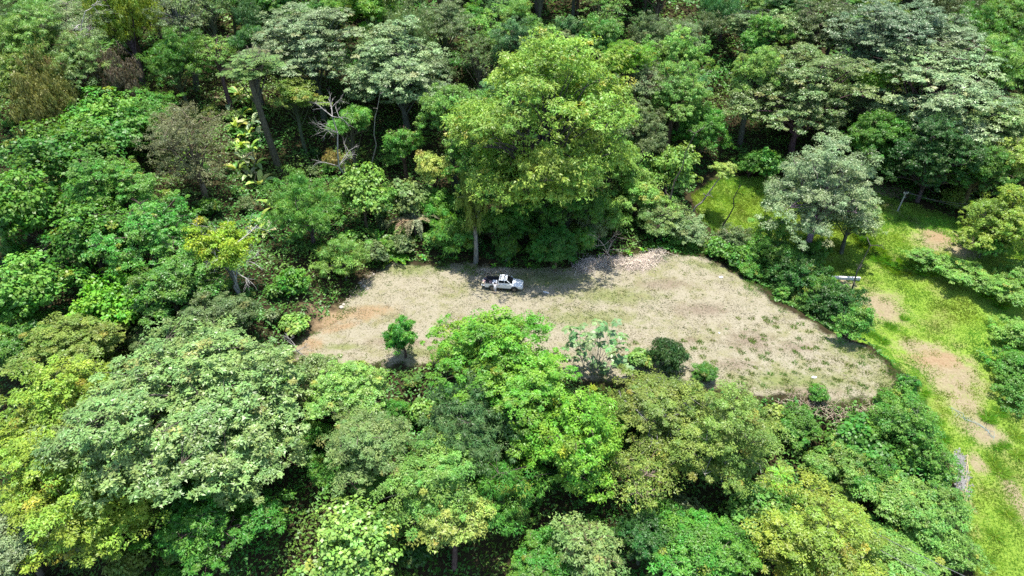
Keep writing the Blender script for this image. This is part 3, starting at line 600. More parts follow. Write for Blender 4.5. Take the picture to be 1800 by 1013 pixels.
for (x, y), z0, dc, dl in zip(cand, zt_, dc_, dl_):
    if ntree >= 330: break
    zone = 'back' if y > 88 else ('left' if y > 56 and x < -28 else 'front')
    Z = ZONES[zone]; R = rf.uniform(*Z['R']); hc = rf.uniform(*Z['hc']); hr = rf.uniform(.75, 1.25)
    if zone == 'back' and x > 25: hc *= .8
    if zone == 'front' and x > 24: R = rf.uniform(1.2, 2.2); hc = R * .9
    if dc < R * .7 + .5 or dl < R * (1.5 if y > 80 else .6): continue
    sp = rf.choice(Z['sp']); c = rf.choice(Z['cols'])
    if sp == 'tier': c = rf.choice(['pale', 'dull', 'blue'])
    if any((x - a) ** 2 + (y - b) ** 2 < ((.55 if y > 112 else .62) * (R + r)) ** 2 and abs(hc - h2) < (R + r) * .8 for a, b, r, h2, H2, _ in TREES): continue
    if hides(x, y, z0, R, hc, R * hr): continue
    place_tree(x, y, R, R * hr, hc, sp, PAL[c], label(f'{"small" if R < 3.3 else "large" if R > 4.8 else "middling"} {SNAME[sp]} {CNAME[c]} tree', x, y), name=SNAME[sp].replace(' ', '_') + '_tree', cat='tree', group=f'{SNAME[sp]} {CNAME[c]} trees {Z["text"]}', var=rf.randrange(3), gloss=(c in ('pale',)), jit=.2, hero=False)
    ntree += 1
ns = 0; SH = []
for _ in range(14000):
    if ns >= 260: break
    y = rf.uniform(26, 112); x = rf.uniform(-1, 1) * (math.hypot(y, 50) * .76 + 3)
    dc, dl = float(clear_sd(np.array([x]), np.array([y]))[0]), float(poly_sd(LAWN, np.array([x]), np.array([y]))[0])
    R = rf.uniform(.8, 2.0)
    if dc < R * .7 or dl < R * .7 or (dc > 16 and rf.random() < .6): continue
    if any((x - a) ** 2 + (y - b) ** 2 < (.7 * (R + r)) ** 2 for a, b, r in SH): continue
    z0 = th(x, y)
    if hides(x, y, z0, R, R * .8, R * .8, .6): continue
    SH.append((x, y, R)); ns += 1
    zone = 'behind' if y > 84 else ('left' if y > 56 and x < -28 else 'below')
    c = rf.choice(['mid', 'bright', 'fresh', 'olive', 'mid', 'dark', 'dull']); big = rf.random() < .4
    t = {'behind': 'in the understorey behind the clearing', 'left': 'on the bank left of the clearing', 'below': 'on the slope below the clearing'}[zone]
    place_tree(x, y, R, R * rf.uniform(.7, 1.), R * .75, 'big' if big else 'bush', PAL[c], label(f'{"tiny" if R < 1.2 else "low" if R < 1.6 else "spreading"} {CNAME[c]} {"large leaved" if big else "small leaved"} shrub', x, y), name='shrub', cat='shrub',
               group=f'{CNAME[c]} {"large" if big else "small"} leaved shrubs {t}', var=rf.randrange(2), jit=.2, hero=False)

# ------------------------------------------------------------------ undergrowth, grass, stubble (uncountable)
rng = np.random.default_rng(77)
def scatter(n, x0, x1, y0, y1):
    return rng.uniform(x0, x1, n), rng.uniform(y0, y1, n)
def stuff(name, mb, mat, color, label, cat):
    o = obj(name, mb.mesh(name), mat=mat, color=color); o['kind'] = 'stuff'; tag(o, label, cat); return o
x, y = scatter(330000, -105, 100, 24, 135)
k = (np.abs(x) < np.hypot(y, 50) * .78 + 4) & (clear_sd(x, y) > .2 + 1.2 * vnoise(x, y, 1.7)) & (poly_sd(LAWN, x, y) > .2 + 1.5 * vnoise(x, y, 2.1))
x, y = x[k], y[k]; d = np.minimum(clear_sd(x, y), poly_sd(LAWN, x, y))
lump = np.clip(vnoise(x, y, 2.6) * 1.5 - .35, 0, 1) * np.clip(d / 4, .25, 1); n = len(x)
P = np.c_[x, y, terrain(x, y) + .1 + lump * 2.5 * rng.uniform(.5, 1, n)]
mb = MB(3); u = sphere_dirs(rng, n, 0)
leaves(mb, P, u * .7 + np.array([0, 0, .9]), rng.normal(0, 1, (n, 3)) * [1, 1, .4], rng.uniform(.25, .55, n), rng.uniform(.14, .34, n), np.c_[np.clip(vnoise(x, y, 1.3) * 1.3 - .15, 0, 1), rng.random(n), np.clip(vnoise(x, y, 5) + rng.normal(0, .15, n), 0, 1)])
x, y = scatter(110000, -150, 150, 128, 215); n = len(x); P = np.c_[x, y, terrain(x, y) + .2 + 2.6 * np.clip(vnoise(x, y, 4) * 1.5 - .35, 0, 1) * rng.uniform(.5, 1, n)]; u = sphere_dirs(rng, n, 0)
leaves(mb, P, u * .7 + np.array([0, 0, .9]), rng.normal(0, 1, (n, 3)) * [1, 1, .4], rng.uniform(.5, 1.0, n), rng.uniform(.3, .55, n), np.c_[np.clip(vnoise(x, y, 1.3) * 1.3 - .15, 0, 1), rng.random(n), np.clip(vnoise(x, y, 5) + rng.normal(0, .15, n), 0, 1)])
stuff('undergrowth', mb, M['leaf'], (.11, .24, .04), 'mixed green undergrowth covering the forest floor around the clearing', 'undergrowth')
def blades(x, y, h, wd, lean, zoff=0.):
    n = len(x); P = np.c_[x, y, terrain(x, y) + zoff]; a = rng.uniform(0, 6.28, n)
    D = np.c_[np.cos(a) * lean, np.sin(a) * lean, np.ones(n)]; N = np.c_[-np.sin(a), np.cos(a), np.zeros(n)] + rng.normal(0, .3, (n, 3))
    mb = MB(3); leaves(mb, P, N, D, h, wd, np.c_[np.clip(vnoise(x, y, 1.6) * 1.6 - .3, 0, 1), rng.random(n), np.clip(vnoise(x, y, 4) + rng.normal(0, .12, n), 0, 1)]); return mb
lx = [p[0] for p in LAWN]; ly = [p[1] for p in LAWN]
x, y = scatter(330000, min(lx), 80, min(ly), max(ly)); k = (poly_sd(LAWN, x, y) < .6 * vnoise(x, y, 1.5)) & (x < np.hypot(y, 55) * .78 + 3)
sm = np.zeros_like(x)
for p in [(1668, 655, 58, 40, -10), (1690, 700, 32, 30, 0), (1728, 758, 44, 18, -25), (1545, 540, 48, 26, -30), (1650, 422, 42, 20, -30), (1690, 440, 30, 12, -20), (1480, 500, 28, 12, 0), (1620, 612, 46, 16, -20), (1718, 815, 16, 14, 0), (1690, 855, 8, 30, 0)]:
    sm = np.maximum(sm, patch_mask(x, y, *p))
k &= sm + .9 * (vnoise(x, y, 1.2) - .5) + .9 * (rng.random(len(x)) - .5) < .48
x, y = x[k], y[k]; n = len(x); hh = rng.uniform(.12, .3, n) * (.5 + 1.2 * vnoise(x, y, 2.2)) * np.where(rng.random(n) < .1, 1.7, 1) * (1 + .8 * sstep(80, 95, y))
stuff('lawn_grass', blades(x, y, hh, rng.uniform(.06, .13, n), 1.1), M['grass'], (.265, .40, .065), 'sunlit yellow green grass covering the meadow right of the clearing', 'grass')
x, y = scatter(200000, -32, 48, 50, 90); d = clear_sd(x, y); k = d < -.1; x, y, d = x[k], y[k], d[k]
k = rng.random(len(x)) < np.clip(vnoise(x, y, 1.1) * 1.5 - .25, 0.05, 1); xs_, ys_ = x[k][:70000], y[k][:70000]; n = len(xs_)
stuff('dry_stubble', blades(xs_, ys_, rng.uniform(.06, .28, n), rng.uniform(.03, .10, n), 1.5), M['straw'], (.42, .375, .26), 'short dry straw coloured stubble over the clearing', 'dry grass')
gm = np.zeros_like(x)
for p in [(720, 475, 80, 16, 0), (950, 492, 130, 20, 0), (1080, 520, 110, 22, 0), (1040, 560, 120, 20, 0), (1340, 500, 60, 16, -40), (1180, 440, 70, 9, 0), (1500, 620, 60, 24, -30), (1400, 670, 170, 30, 0), (1250, 470, 60, 10, -20), (740, 625, 70, 14, 0), (1560, 670, 40, 24, 0)]:
    gm = np.maximum(gm, patch_mask(x, y, *p))
pr = np.clip(gm * 1.1 + (vnoise(x, y, .8) - .46) * 1.6 + .5 * sstep(-1.5, 0, d), 0, 1) * np.clip(vnoise(x, y, .5) * 2 - .6, 0, 1)
k = rng.random(len(x)) < pr * .9; x, y = x[k], y[k]; n = len(x)
stuff('short_weeds', blades(x, y, rng.uniform(.08, .26, n), rng.uniform(.06, .13, n), 1.3), M['grass'], (.17, .24, .06), 'patchy short green weeds growing through the dry clearing', 'weeds')
x, y = scatter(160000, -38, 52, 46, 92); d = clear_sd(x, y); k = (d > -2.2 * vnoise(x, y, 2.5)) & (d < 1.6) & (rng.random(len(x)) < np.clip(vnoise(x, y, 1.3) * 2.2 - .7, 0, 1)); x, y = x[k], y[k]; n = len(x)
stuff('rim_grass', blades(x, y, rng.uniform(.15, .6, n) * (.4 + vnoise(x, y, 1.9)), rng.uniform(.05, .12, n), 1.2), M['grass'], (.16, .29, .05), 'ragged green grass along the rim of the clearing', 'grass')
# grey gravel strip, dry stalks and brush pile
def sticks(name, pts, n, spread, L, rad, color, label, cat, h=.5, mat='straw'):
    pl = np.array([ground_hit(*p) for p in pts]); mb = MB()
    for i in range(n):
        t = rng.uniform(0, len(pl) - 1.001); j = int(t); c = pl[j] + (pl[j + 1] - pl[j]) * (t - j) if len(pl) > 1 else pl[0]
        x, y = c[0] + rng.normal(0, spread), c[1] + rng.normal(0, spread); z = th(x, y) if i % 7 == 0 else c[2]
        q = math.exp(-((x - c[0]) ** 2 + (y - c[1]) ** 2) / (2 * spread ** 2)); z += rng.uniform(0.02, h) * q
        a = rng.uniform(0, 6.28); el = rng.normal(0, .3); l = L * rng.uniform(.4, 1.3); dv = np.array([math.cos(a) * math.cos(el), math.sin(a) * math.cos(el), math.sin(el)]) * l / 2
        p0 = np.array([x, y, z]); m = p0 + rng.normal(0, .06 * l, 3)
        n0 = mb.n; mb.tube(np.array([p0 - dv, m, p0 + dv]), rad * rng.uniform(.5, 1.4), 3)
        mb.tint[-1] = np.tile(rng.random(3), (len(mb.tint[-1]), 1))
    return stuff(name, mb, M[mat], color, label, cat)
sticks('brush_pile', [(1022, 476), (1038, 464), (1085, 462), (1120, 468), (1140, 460), (1160, 447)], 1700, .8, 1.7, .024, (.66, .57, .49), 'pale heap of cut dead brush along the far edge of the clearing', 'brush pile', .8)
sticks('dry_stalks', [(1385, 705), (1440, 712), (1500, 728), (1545, 715)], 700, 1.0, 1.0, .02, (.45, .36, .27), 'dry fallen stalks on the bare bank at the lower lip of the clearing', 'dead stalks', .5)
sticks('dead_stem_heap', [(1258, 440), (1275, 415)], 300, .7, 2.0, .025, (.40, .33, .26), 'grey brown dead stems leaning at the far right edge of the clearing', 'dead stems', 1.6)
sticks('roadside_litter', [(840, 478), (868, 478), (900, 477)], 260, .5, .5, .05, (.5, .43, .33), 'pale cut leaves and sticks on the grass behind the pickup', 'dead leaves', .2)
sticks('bank_litter', [(604, 535), (640, 500), (655, 480)], 160, .6, .7, .03, (.45, .38, .3), 'pale dead twigs at the foot of the left bank', 'dead twigs', .2)
mb = MB()
pl = [ground_hit(*p) for p in [(1686, 800), (1690, 830), (1692, 860)]]
for i in range(900):
    t = rng.uniform(0, 1.999); j = int(t); c = pl[j] + (pl[j + 1] - pl[j]) * (t - j); xx, yy = c[0] + rng.normal(0, .35), c[1] + rng.normal(0, .4); r = rng.uniform(.04, .11)
    V = np.array([xx, yy, th(xx, yy) + r * .5]) + np.array([(-1, -1, -.7), (1, -1, -.7), (1, 1, -.7), (-1, 1, -.7), (-.7, -.7, .7), (.8, -.6, .6), (.6, .7, .8), (-.7, .6, .6)]) * r * rng.uniform(.6, 1.2, (8, 3))
    mb.quads(V, [(4, 5, 6, 7), (0, 1, 5, 4), (1, 2, 6, 5), (2, 3, 7, 6), (3, 0, 4, 7)], np.tile(rng.random(3), (5, 1)))
stuff('gravel_strip', mb, M['straw'], (.24, .235, .23), 'strip of loose grey gravel beside the lawn', 'gravel')

# ------------------------------------------------------------------ weed tufts, grass clumps
def tuft_mesh(n, h, spread, lean, wd, seed):
    r = np.random.default_rng(seed); a = r.uniform(0, 6.28, n); rr = spread * np.sqrt(r.random(n)); P = np.c_[np.cos(a) * rr, np.sin(a) * rr, np.full(n, -.03)]
    D = np.c_[np.cos(a) * lean * (rr / spread), np.sin(a) * lean * (rr / spread), np.ones(n)] + r.normal(0, .2, (n, 3)); N = np.c_[-np.sin(a), np.cos(a), np.zeros(n)] + r.normal(0, .5, (n, 3))
    mb = MB(3); leaves(mb, P, N, D, h * r.uniform(.5, 1.1, n), wd, r.random((n, 3))); me = mb.mesh('blades'); me.materials.append(M['grass']); return me
TUFT = [tuft_mesh(46, .34, .22, 1.2, .08, 3 + i) for i in range(3)]
CLUMP = [tuft_mesh(420, .9, .6, 2.6, .08, 30 + i) for i in range(3)]
nt_ = 0
for _ in range(3000):
    if nt_ >= 150: break
    px, py = rf.uniform(1080, 1570), rf.uniform(540, 700)
    if float(poly_sd(CLEAR_PX, np.array([px]), np.array([py]))[0]) > -4 or (py - 540) + (px - 1080) * .22 < 60 * rf.random() + 40: continue
    p = ground_hit(px, py); o = obj('weed_tuft', TUFT[nt_ % 3], loc=p, rot=(0, 0, rf.uniform(0, 6)), scale=[rf.uniform(.6, 1.7)] * 3, color=(.16 + rf.uniform(0, .07), .25 + rf.uniform(0, .07), .06))
    tag(o, 'small green weed tuft dotting the pale near right part of the clearing', 'weed', 'weed tufts on the clearing'); nt_ += 1
for (px, py, s, c) in [(1643, 875, 1.1, 1), (1655, 885, 1.2, 2), (1742, 638, .8, 0), (1735, 735, 1.2, 0), (1755, 725, 1.0, 0), (1752, 785, .7, 0), (1766, 782, .7, 0), (1745, 810, 1.0, 1), (1760, 830, 1.2, 1), (1785, 765, 1.1, 1), (1790, 800, 1., 1), (1565, 575, .9, 0), (1535, 590, .9, 0),
                       (1550, 600, 1., 0), (1590, 560, .7, 0), (1300, 335, 1.3, 1), (1330, 330, 1.3, 1), (1285, 352, 1.2, 1), (1255, 345, 1.2, 1), (1265, 372, 1., 1), (1780, 680, 1.3, 0), (1770, 650, 1.3, 0), (1790, 620, 1.4, 0), (1750, 940, 1., 1), (1770, 900, 1., 1), (1730, 980, 1.1, 1), (1620, 690, 1., 0), (1640, 740, 1.1, 0), (1610, 700, .9, 0), (1655, 770, 1., 0), (1145, 436, 1., 0), (1165, 434, 1., 0), (1185, 434, 1.1, 0), (1205, 440, .9, 0)]:
    p = ground_hit(px, py); lb = ['rich green tall grass clump on the edge of open ground', 'yellow green tall grass clump on the meadow', 'whitish green bleached grass clump on the meadow'][c]
    o = obj('grass_clump', CLUMP[int(px) % 3], loc=p, rot=(0, 0, px), scale=(s, s, s * .9), color=[(.20, .38, .045), (.30, .44, .07), (.42, .50, .25)][c]); tag(o, lb, 'grass clump', lb.split(' grass')[0] + ' grass clumps')
for i in range(46):      # tall grass along the terrace bank
    t = i / 45 * 4.9 + 1.0; j = int(t); a0, b0 = BANK[j], BANK[j + 1]; f_ = t - j; x = a0[0] + (b0[0] - a0[0]) * f_ + rf.gauss(.3, .35); y = a0[1] + (b0[1] - a0[1]) * f_ + rf.gauss(.5, .35)
    o = obj('grass_clump', CLUMP[i % 3], loc=(x, y, th(x, y)), rot=(0, 0, i), scale=[rf.uniform(.8, 1.3)] * 3, color=(.16 + rf.random() * .1, .32 + rf.random() * .1, .04)); tag(o, 'tall green grass clump lining the terrace bank across the meadow', 'grass clump', 'grass clumps on the terrace bank')

# ------------------------------------------------------------------ palms, broad leaved herbs, ferns
def frond_mesh(L, wd, droop, n, seed, lw=.07):
    r = np.random.default_rng(seed); mb = MB(); t = np.linspace(0, 1, 9); P = np.c_[L * t * (1 - .12 * t * droop), np.zeros(9), L * (.55 * t - .75 * droop * t * t)]
    mb.tube(P, np.linspace(.05, .012, 9) * L / 3, 3)
    tt = np.repeat(np.linspace(.12, .98, n), 2); sd_ = np.tile([-1, 1], n); Q = np.c_[np.interp(tt, t, P[:, 0]), np.zeros(2 * n), np.interp(tt, t, P[:, 2])]
    ll = wd * (np.sin(np.clip(tt * 1.05, 0, 1) * math.pi) ** .6 + .15) * r.uniform(.8, 1.15, 2 * n); D = np.c_[np.full(2 * n, .55), sd_ * 1.0, -.35 * droop + r.normal(0, .12, 2 * n)]
    leaves(mb, Q, np.c_[r.normal(0, .2, 2 * n), -sd_ * .3, np.ones(2 * n)], D, ll, lw * L / 3, r.random((2 * n, 3)), .05); return mb.mesh('frond')
def blade_mesh(L, wd, droop, seed):
    """one big paddle shaped leaf on its stalk"""
    r = np.random.default_rng(seed); m = 7; t = np.linspace(.18, 1, m); w_ = wd * np.sin(np.linspace(.12, 1, m) * math.pi * .97) ** .7 * .5
    z = L * (.9 * t - droop * t * t); x = L * t * .75; V = []
    for i in range(m): V += [(x[i], -w_[i], z[i] + w_[i] * .35), (x[i], 0, z[i]), (x[i], w_[i], z[i] + w_[i] * .35)]
    Q = []
    for i in range(m - 1): Q += [(3 * i, 3 * i + 1, 3 * i + 4, 3 * i + 3), (3 * i + 1, 3 * i + 2, 3 * i + 5, 3 * i + 4)]
    mb = MB(); mb.quads(np.array(V), Q, np.tile(r.random(3), (len(Q), 1))); mb.tube(np.array([(0, 0, 0), (L * .08, 0, L * .12), (x[0], 0, z[0])]), [.04, .03, .02], 4); return mb.mesh('leaf')
def rosette(name, part, meshes, x, y, n, z0, color, label, cat, mat='leaf', s=1., stem=None, spread=(0, .25), group=None, bark=BARK):
    r = random.Random(int(x * 37 + y * 91)); e = empty(name, (x, y, th(x, y) - .03), r.uniform(0, 6))
    for i in range(n):
        c = [v * r.uniform(.8, 1.2) for v in color]; k = s * r.uniform(.75, 1.1)
        obj(part, meshes[i % len(meshes)], e, M[mat], loc=(0, 0, z0), rot=(r.gauss(0, .15), r.uniform(*spread) * -1, i * 2.4 + r.gauss(0, .15)), scale=(k, k, k), color=c)
    if stem:
        mb = MB(); mb.tube(np.array([(0, 0, -.3), (.05, 0, z0 * .5), (0, 0, z0 + .1)]), [stem * 1.2, stem, stem * .9], 7); obj('trunk', mb.mesh('trunk', True), e, M['bark'], color=bark)
    return tag(e, label, cat, group)
DF = [frond_mesh(4.2, .55, 1.0, 26, i, .09) for i in range(3)]; GF = [frond_mesh(3.0, .5, .75, 22, 10 + i, .14) for i in range(3)]; FF = [frond_mesh(1.9, .42, .7, 18, 20 + i, .2) for i in range(2)]
BL = [blade_mesh(2.6, .62, .55 + .12 * i, i) for i in range(4)]
p = ground_hit(728, 388, 3.0); rosette('withered_palm', 'frond', DF, p[0], p[1], 22, 3.0, (.33, .30, .18), 'withered palm with tan drooping fronds at the forest edge left of the pickup', 'palm', 'straw', 1.2, .22, (-.35, .25))
p = ground_hit(692, 455, .6); rosette('cycad_palm', 'frond', GF, p[0], p[1], 17, .5, (.13, .30, .03), 'low green palm with stiff arching fronds at the clearing edge', 'palm', 'gloss', .95, .16, (-.1, .45))
p = ground_hit(664, 425, 1.); rosette('cycad_palm', 'frond', GF, p[0], p[1], 12, 1.0, (.12, .27, .03), 'green palm in shade behind the low stiff palm', 'palm', 'leaf', .95, .14, (-.1, .5))
for i, (px, py) in enumerate([(1358, 848), (1345, 868), (1372, 832), (1340, 880), (1325, 860)]):
    p = ground_hit(px, py, 2.2); rosette('tree_fern', 'frond', FF, p[0], p[1], 9, 2.2, (.30, .46, .06), 'bright yellow green tree fern on the slope under the wide olive tree', 'fern', 'leaf', .9, .07, (-.2, .3), 'tree ferns on the lower slope')
k = 0
for (px, py, nb_) in [(418, 160, 7), (436, 172, 7), (405, 178, 6), (446, 190, 7), (425, 195, 8), (440, 212, 7), (415, 216, 7), (430, 232, 8), (448, 236, 6), (420, 250, 7), (438, 256, 8), (428, 275, 7), (445, 285, 7), (416, 290, 6), (436, 302, 7), (455, 318, 6), (455, 385, 7), (468, 400, 6), (450, 405, 6), (480, 360, 6)]:
    p = ground_hit(px, py, 1.2); rosette('heliconia_plant', 'leaf', BL, p[0], p[1], nb_, .1, [(.34, .48, .10), (.26, .42, .07), (.42, .50, .22)][k % 3], 'tall pale paddle leaved plant in the sunny gully left of the slender tree', 'heliconia', 'gloss', random.Random(k).uniform(1.1, 1.6), None, (-.05, .35), 'paddle leaved plants in the gully'); k += 1
p = ground_hit(212, 485, 2.5); rosette('banana_plant', 'leaf', BL, p[0], p[1], 9, 2.5, (.20, .36, .04), 'banana plant with long drooping leaves among the left slope trees', 'banana plant', 'gloss', 1.35, .16, (-.1, .4))
for i, (px, py) in enumerate([(868, 470), (895, 467), (930, 470), (1010, 462), (1055, 452), (1105, 448), (1130, 442), (800, 458), (775, 455), (745, 455)]):
    p = ground_hit(px, py); rosette('broadleaf_herb', 'leaf', BL, p[0], p[1], 8, .05, (.14, .34, .03), 'low bright green broad leaved herb at the far edge of the clearing', 'herb', 'leaf', .42, None, (-.1, .5), 'broad leaved herbs along the far edge')
# cecropia: candelabra stems carrying umbrella leaf clusters
def umbrella_mesh(seed):
    r = np.random.default_rng(seed); n = 9; a = np.arange(n) * 2.4 + r.normal(0, .2, n); D = np.c_[np.cos(a), np.sin(a), -.35 + r.normal(0, .2, n)]
    mb = MB(); leaves(mb, np.c_[np.cos(a), np.sin(a), np.zeros(n)] * .06, np.c_[np.cos(a) * .3, np.sin(a) * .3, np.ones(n)], D, r.uniform(.45, .68, n), r.uniform(.34, .46, n), r.random((n, 3)), .1); return mb.mesh('leaf_cluster')
UM = [umbrella_mesh(i) for i in range(3)]
b0 = ground_hit(1040, 662); e = empty('cecropia_tree', tuple(b0)); mbt = MB(); rc = np.random.default_rng(4); d0 = np.linalg.norm(b0 - np.array([0, 0, CAMZ]))
for i, (px, py) in enumerate([(997, 578), (1005, 590), (1012, 575), (1024, 572), (1030, 585), (1048, 565), (1040, 590), (1058, 578), (1064, 572), (1083, 566), (1072, 582), (1088, 590), (1097, 592), (1078, 600), (1070, 610), (1082, 612), (1058, 604), (1036, 605), (1022, 602), (1012, 604), (1024, 618), (1046, 600), (1092, 602), (1100, 612), (1030, 630), (1045, 632), (1052, 642), (1074, 628), (1084, 640), (1096, 636), (1102, 645), (1062, 655), (1020, 588), (1050, 585)] + [(rf.uniform(992, 1108), rf.uniform(572, 650)) for _ in range(26)]):
    d = ray(px, py); yy = b0[1] + rc.normal(0, 1.2); P = d * (yy / d[1]) + np.array([0, 0, CAMZ]); L = P - b0; L[2] = max(L[2], .6)
    fork = np.array([np.sign(L[0]) * .5 * (i % 3), 0, min(1.2 + .25 * (i % 4), L[2] * .6)])
    mbt.tube(bend(fork, L, rc, -.25, 5), np.linspace(.026, .014, 5), 4)
    s_ = rc.uniform(.95, 1.35); obj('leaf_cluster', UM[i % 3], e, M['gloss'], loc=L, rot=(rc.normal(0, .3), rc.normal(0, .3), rc.uniform(0, 6)), scale=(s_, s_, s_), color=(.17 + rc.uniform(0, .06), .28 + rc.uniform(0, .07), .115))
mbt.tube(np.array([(0, 0, -.3), (.1, 0, .7), (0, 0, 1.6)]), [.13, .11, .08], 7); mbt.tube(np.array([(0, 0, .4), (.5, 0, 1.2), (1.0, 0, 1.9)]), [.1, .08, .06], 6); mbt.tube(np.array([(0, 0, .4), (-.5, 0, 1.1), (-1.0, 0, 1.8)]), [.1, .08, .06], 6)
obj('trunk', mbt.mesh('trunk', True), e, M['bark'], color=(.34, .32, .29)); tag(e, 'open tree with umbrella clusters of bluish leaves on thin stems over the near clearing edge', 'tree')

# ------------------------------------------------------------------ dead and leaning stems
def bare(name, base, tip, spread, n, rad, color, label, seed, crown=None, depth=2):
    """leafless tree: foot and top seen in the photo, standing upright over its foot's distance"""
    b = ground_hit(*base); d = ray(*tip); P = d * (b[1] / d[1]) + np.array([0, 0, CAMZ]); T = P - b; rg = np.random.default_rng(seed); mb = MB()
    st = bend(np.array([0, 0, -.5]), T, rg, 0, 8); st[1:-1] += rg.normal(0, .02 * np.linalg.norm(T), (6, 3)); mb.tube(st, np.linspace(rad, rad * .3, 8), 7)
    def grow(p0, dv, L, r, lv):
        p1 = p0 + dv * L; mb.tube(bend(p0, p1, rg, .08 * L, 5), np.linspace(r, r * .45, 5), 5 if lv else 3)
        if lv:
            for _ in range(4):
                t = rg.uniform(.4, 1); grow(p0 + dv * L * t, unit(dv + rg.normal(0, .55, 3)), L * rg.uniform(.4, .65), r * .5, lv - 1)
    for i in range(n):
        t = rg.uniform(.45, 1.); q = st[min(7, int(t * 7.99))]; a = rg.uniform(0, 6.28); grow(q, unit(np.array([math.cos(a), math.sin(a), rg.uniform(.1, .9)])), spread * rg.uniform(.5, 1), rad * .4, depth)
    e = empty(name, tuple(b)); obj('trunk', mb.mesh('trunk', True), e, M['bark'], color=color)
    if crown:
        sp, R, c, off = crown; Rc = min(RCLASS, key=lambda v: abs(math.log(v / R))); cm, _, _ = crown_mesh(sp, Rc, 0); k = R / Rc; obj('crown', cm, e, loc=T * off, scale=(k, k, k), color=c)
    tag(e, label, 'tree'); return e
GREY = (.42, .40, .37); DK = (.07, .06, .05)
bare('dead_tree', (587, 372), (584, 205), 4.2, 9,   .2, (.34, .32, .3), 'dead tree with grey bare crooked limbs and a rusty leaf clump on its trunk', 3, ('drape', 1.5, (.28, .22, .06), .55))
bare('bare_tree', (418, 522), (412, 430), 4.6, 13, .2, (.46, .44, .41), 'silvery leafless branches spreading behind the yellow green tree', 5)
bare('leaning_snag', (1256, 440), (1302, 325), .6, 2, .17, DK, 'slim black leafless stem leaning over the sunny meadow', 7, depth=0)
bare('leaning_tree', (1212, 378), (1276, 302), 1.2, 4, .2, (.3, .27, .24), 'leaning grey tree with one small pale tuft of foliage at its tip', 8, ('dome', 1.9, PAL['cream'], 1.0), 1)
bare('leaning_snag', (1165, 405), (1222, 235), 1.5, 4, .18, (.14, .12, .1), 'tall dark leafless stem leaning right behind the pale scrub', 9, depth=1)
bare('leaning_snag', (1487, 548), (1530, 432), 1.6, 6, .17, (.12, .11, .09), 'crooked dark stem rising from the hedge beside the white beam', 10, depth=1)
bare('slim_tree', (1333, 425), (1350, 362), 1.0, 4, .1, DK, 'slim black stemmed tree under the silvery tree by the meadow', 11, ('bush', 1.3, PAL['pale'], 1.), 1)
bare('dead_tree', (545, 640), (505, 600), 2.2, 5, .1, (.42, .40, .37), 'low grey dead branch reaching over the corner of the clearing', 12)
bare('dead_tree', (360, 600), (362, 575), 1.8, 10, .06, (.45, .38, .33), 'small pinkish grey dead bush above the very large pale tree', 13)
bare('dead_tree', (845, 830), (842, 745), 2.4, 6, .14, (.6, .57, .52), 'whitish bare limbs poking out of the dark blue green tree', 14, depth=1)
bare('dead_tree', (790, 940), (800, 868), 2.4, 6, .1, (.55, .5, .45), 'pale bare twigs poking out of the fine leaved tree', 15)
bare('dead_tree', (1270, 850), (1265, 800), 2.6, 9, .1, (.52, .49, .45), 'grey bare twigs on the front of the wide olive tree', 16)
bare('dead_tree', (1085, 470), (1055, 425), 2.4, 8, .09, (.36, .31, .27), 'bent grey dead stems arching beside the brush pile', 17)
bare('dead_tree', (130, 185), (150, 20), 3.0, 9, .2, (.5, .47, .43), 'tall bare whitish tree standing among the vine draped trees', 18)
bare('slender_tree', (1090, 178), (1105, 125), 2.0, 6, .12, (.45, .42, .4), 'bare grey twig crown next to the dense lime crown', 19)
bare('slender_tree', (655, 335), (668, 165), .8, 3, .12, (.3, .28, .25), 'thin pale leaning trunk below the pale grey green spreading tree', 20, depth=0)
bare('slender_tree', (445, 330), (443, 262), .5, 2, .12, (.2, .18, .15), 'short dark bare trunk among the paddle leaved plants', 21, depth=0)
bare('dead_tree', (1535, 100), (1560, 20), 2.5, 6, .15, (.45, .42, .38), 'fallen looking grey limbs above the blue green layered tree', 22)

# ------------------------------------------------------------------ built things
def bm_obj(name, bm, mat, parent=None, smooth=False, bevel=0.):
    if bevel: bmesh.ops.bevel(bm, geom=list(bm.edges), offset=bevel, segments=2, affect='EDGES', clamp_overlap=True)
    me = bpy.data.meshes.new(name); bm.to_mesh(me); bm.free()
    if smooth: me.polygons.foreach_set('use_smooth', [True] * len(me.polygons))
    me.materials.append(mat); return obj(name, me, parent)
def box(bm, c, s, rz=0., taper=1.):
    V = []
    for z in (-.5, .5):
        for a, b in ((-.5, -.5), (.5, -.5), (.5, .5), (-.5, .5)):
            k = taper if z > 0 else 1; v = Vector((a * s[0] * k, b * s[1] * k, z * s[2])); v.rotate(Euler((0, 0, rz))); V.append(bm.verts.new(v + Vector(c)))
    for f in ((3, 2, 1, 0), (4, 5, 6, 7), (0, 1, 5, 4), (1, 2, 6, 5), (2, 3, 7, 6), (3, 0, 4, 7)): bm.faces.new([V[i] for i in f])
def one_box(name, c, s, mat, parent, bevel=.02, rz=0., taper=1.):
    bm = bmesh.new(); box(bm, c, s, rz, taper); return bm_obj(name, bm, mat, parent, bevel=bevel)
def loft(bm, rings, cap=True):
    R = [[bm.verts.new(v) for v in r] for r in rings]; n = len(R[0])
    for a, b in zip(R[:-1], R[1:]):
        for i in range(n): bm.faces.new([a[i], a[(i + 1) % n], b[(i + 1) % n], b[i]])
    if cap: bm.faces.new(R[0][::-1]); bm.faces.new(R[-1])
    bmesh.ops.recalc_face_normals(bm, faces=bm.faces)
def tube_obj(name, pts, r, mat, parent=None, k=6, color=None):
    mb = MB(); mb.tube(np.array(pts, float), r, k); me = mb.mesh(name, True); return obj(name, me, parent, mat, color=color)
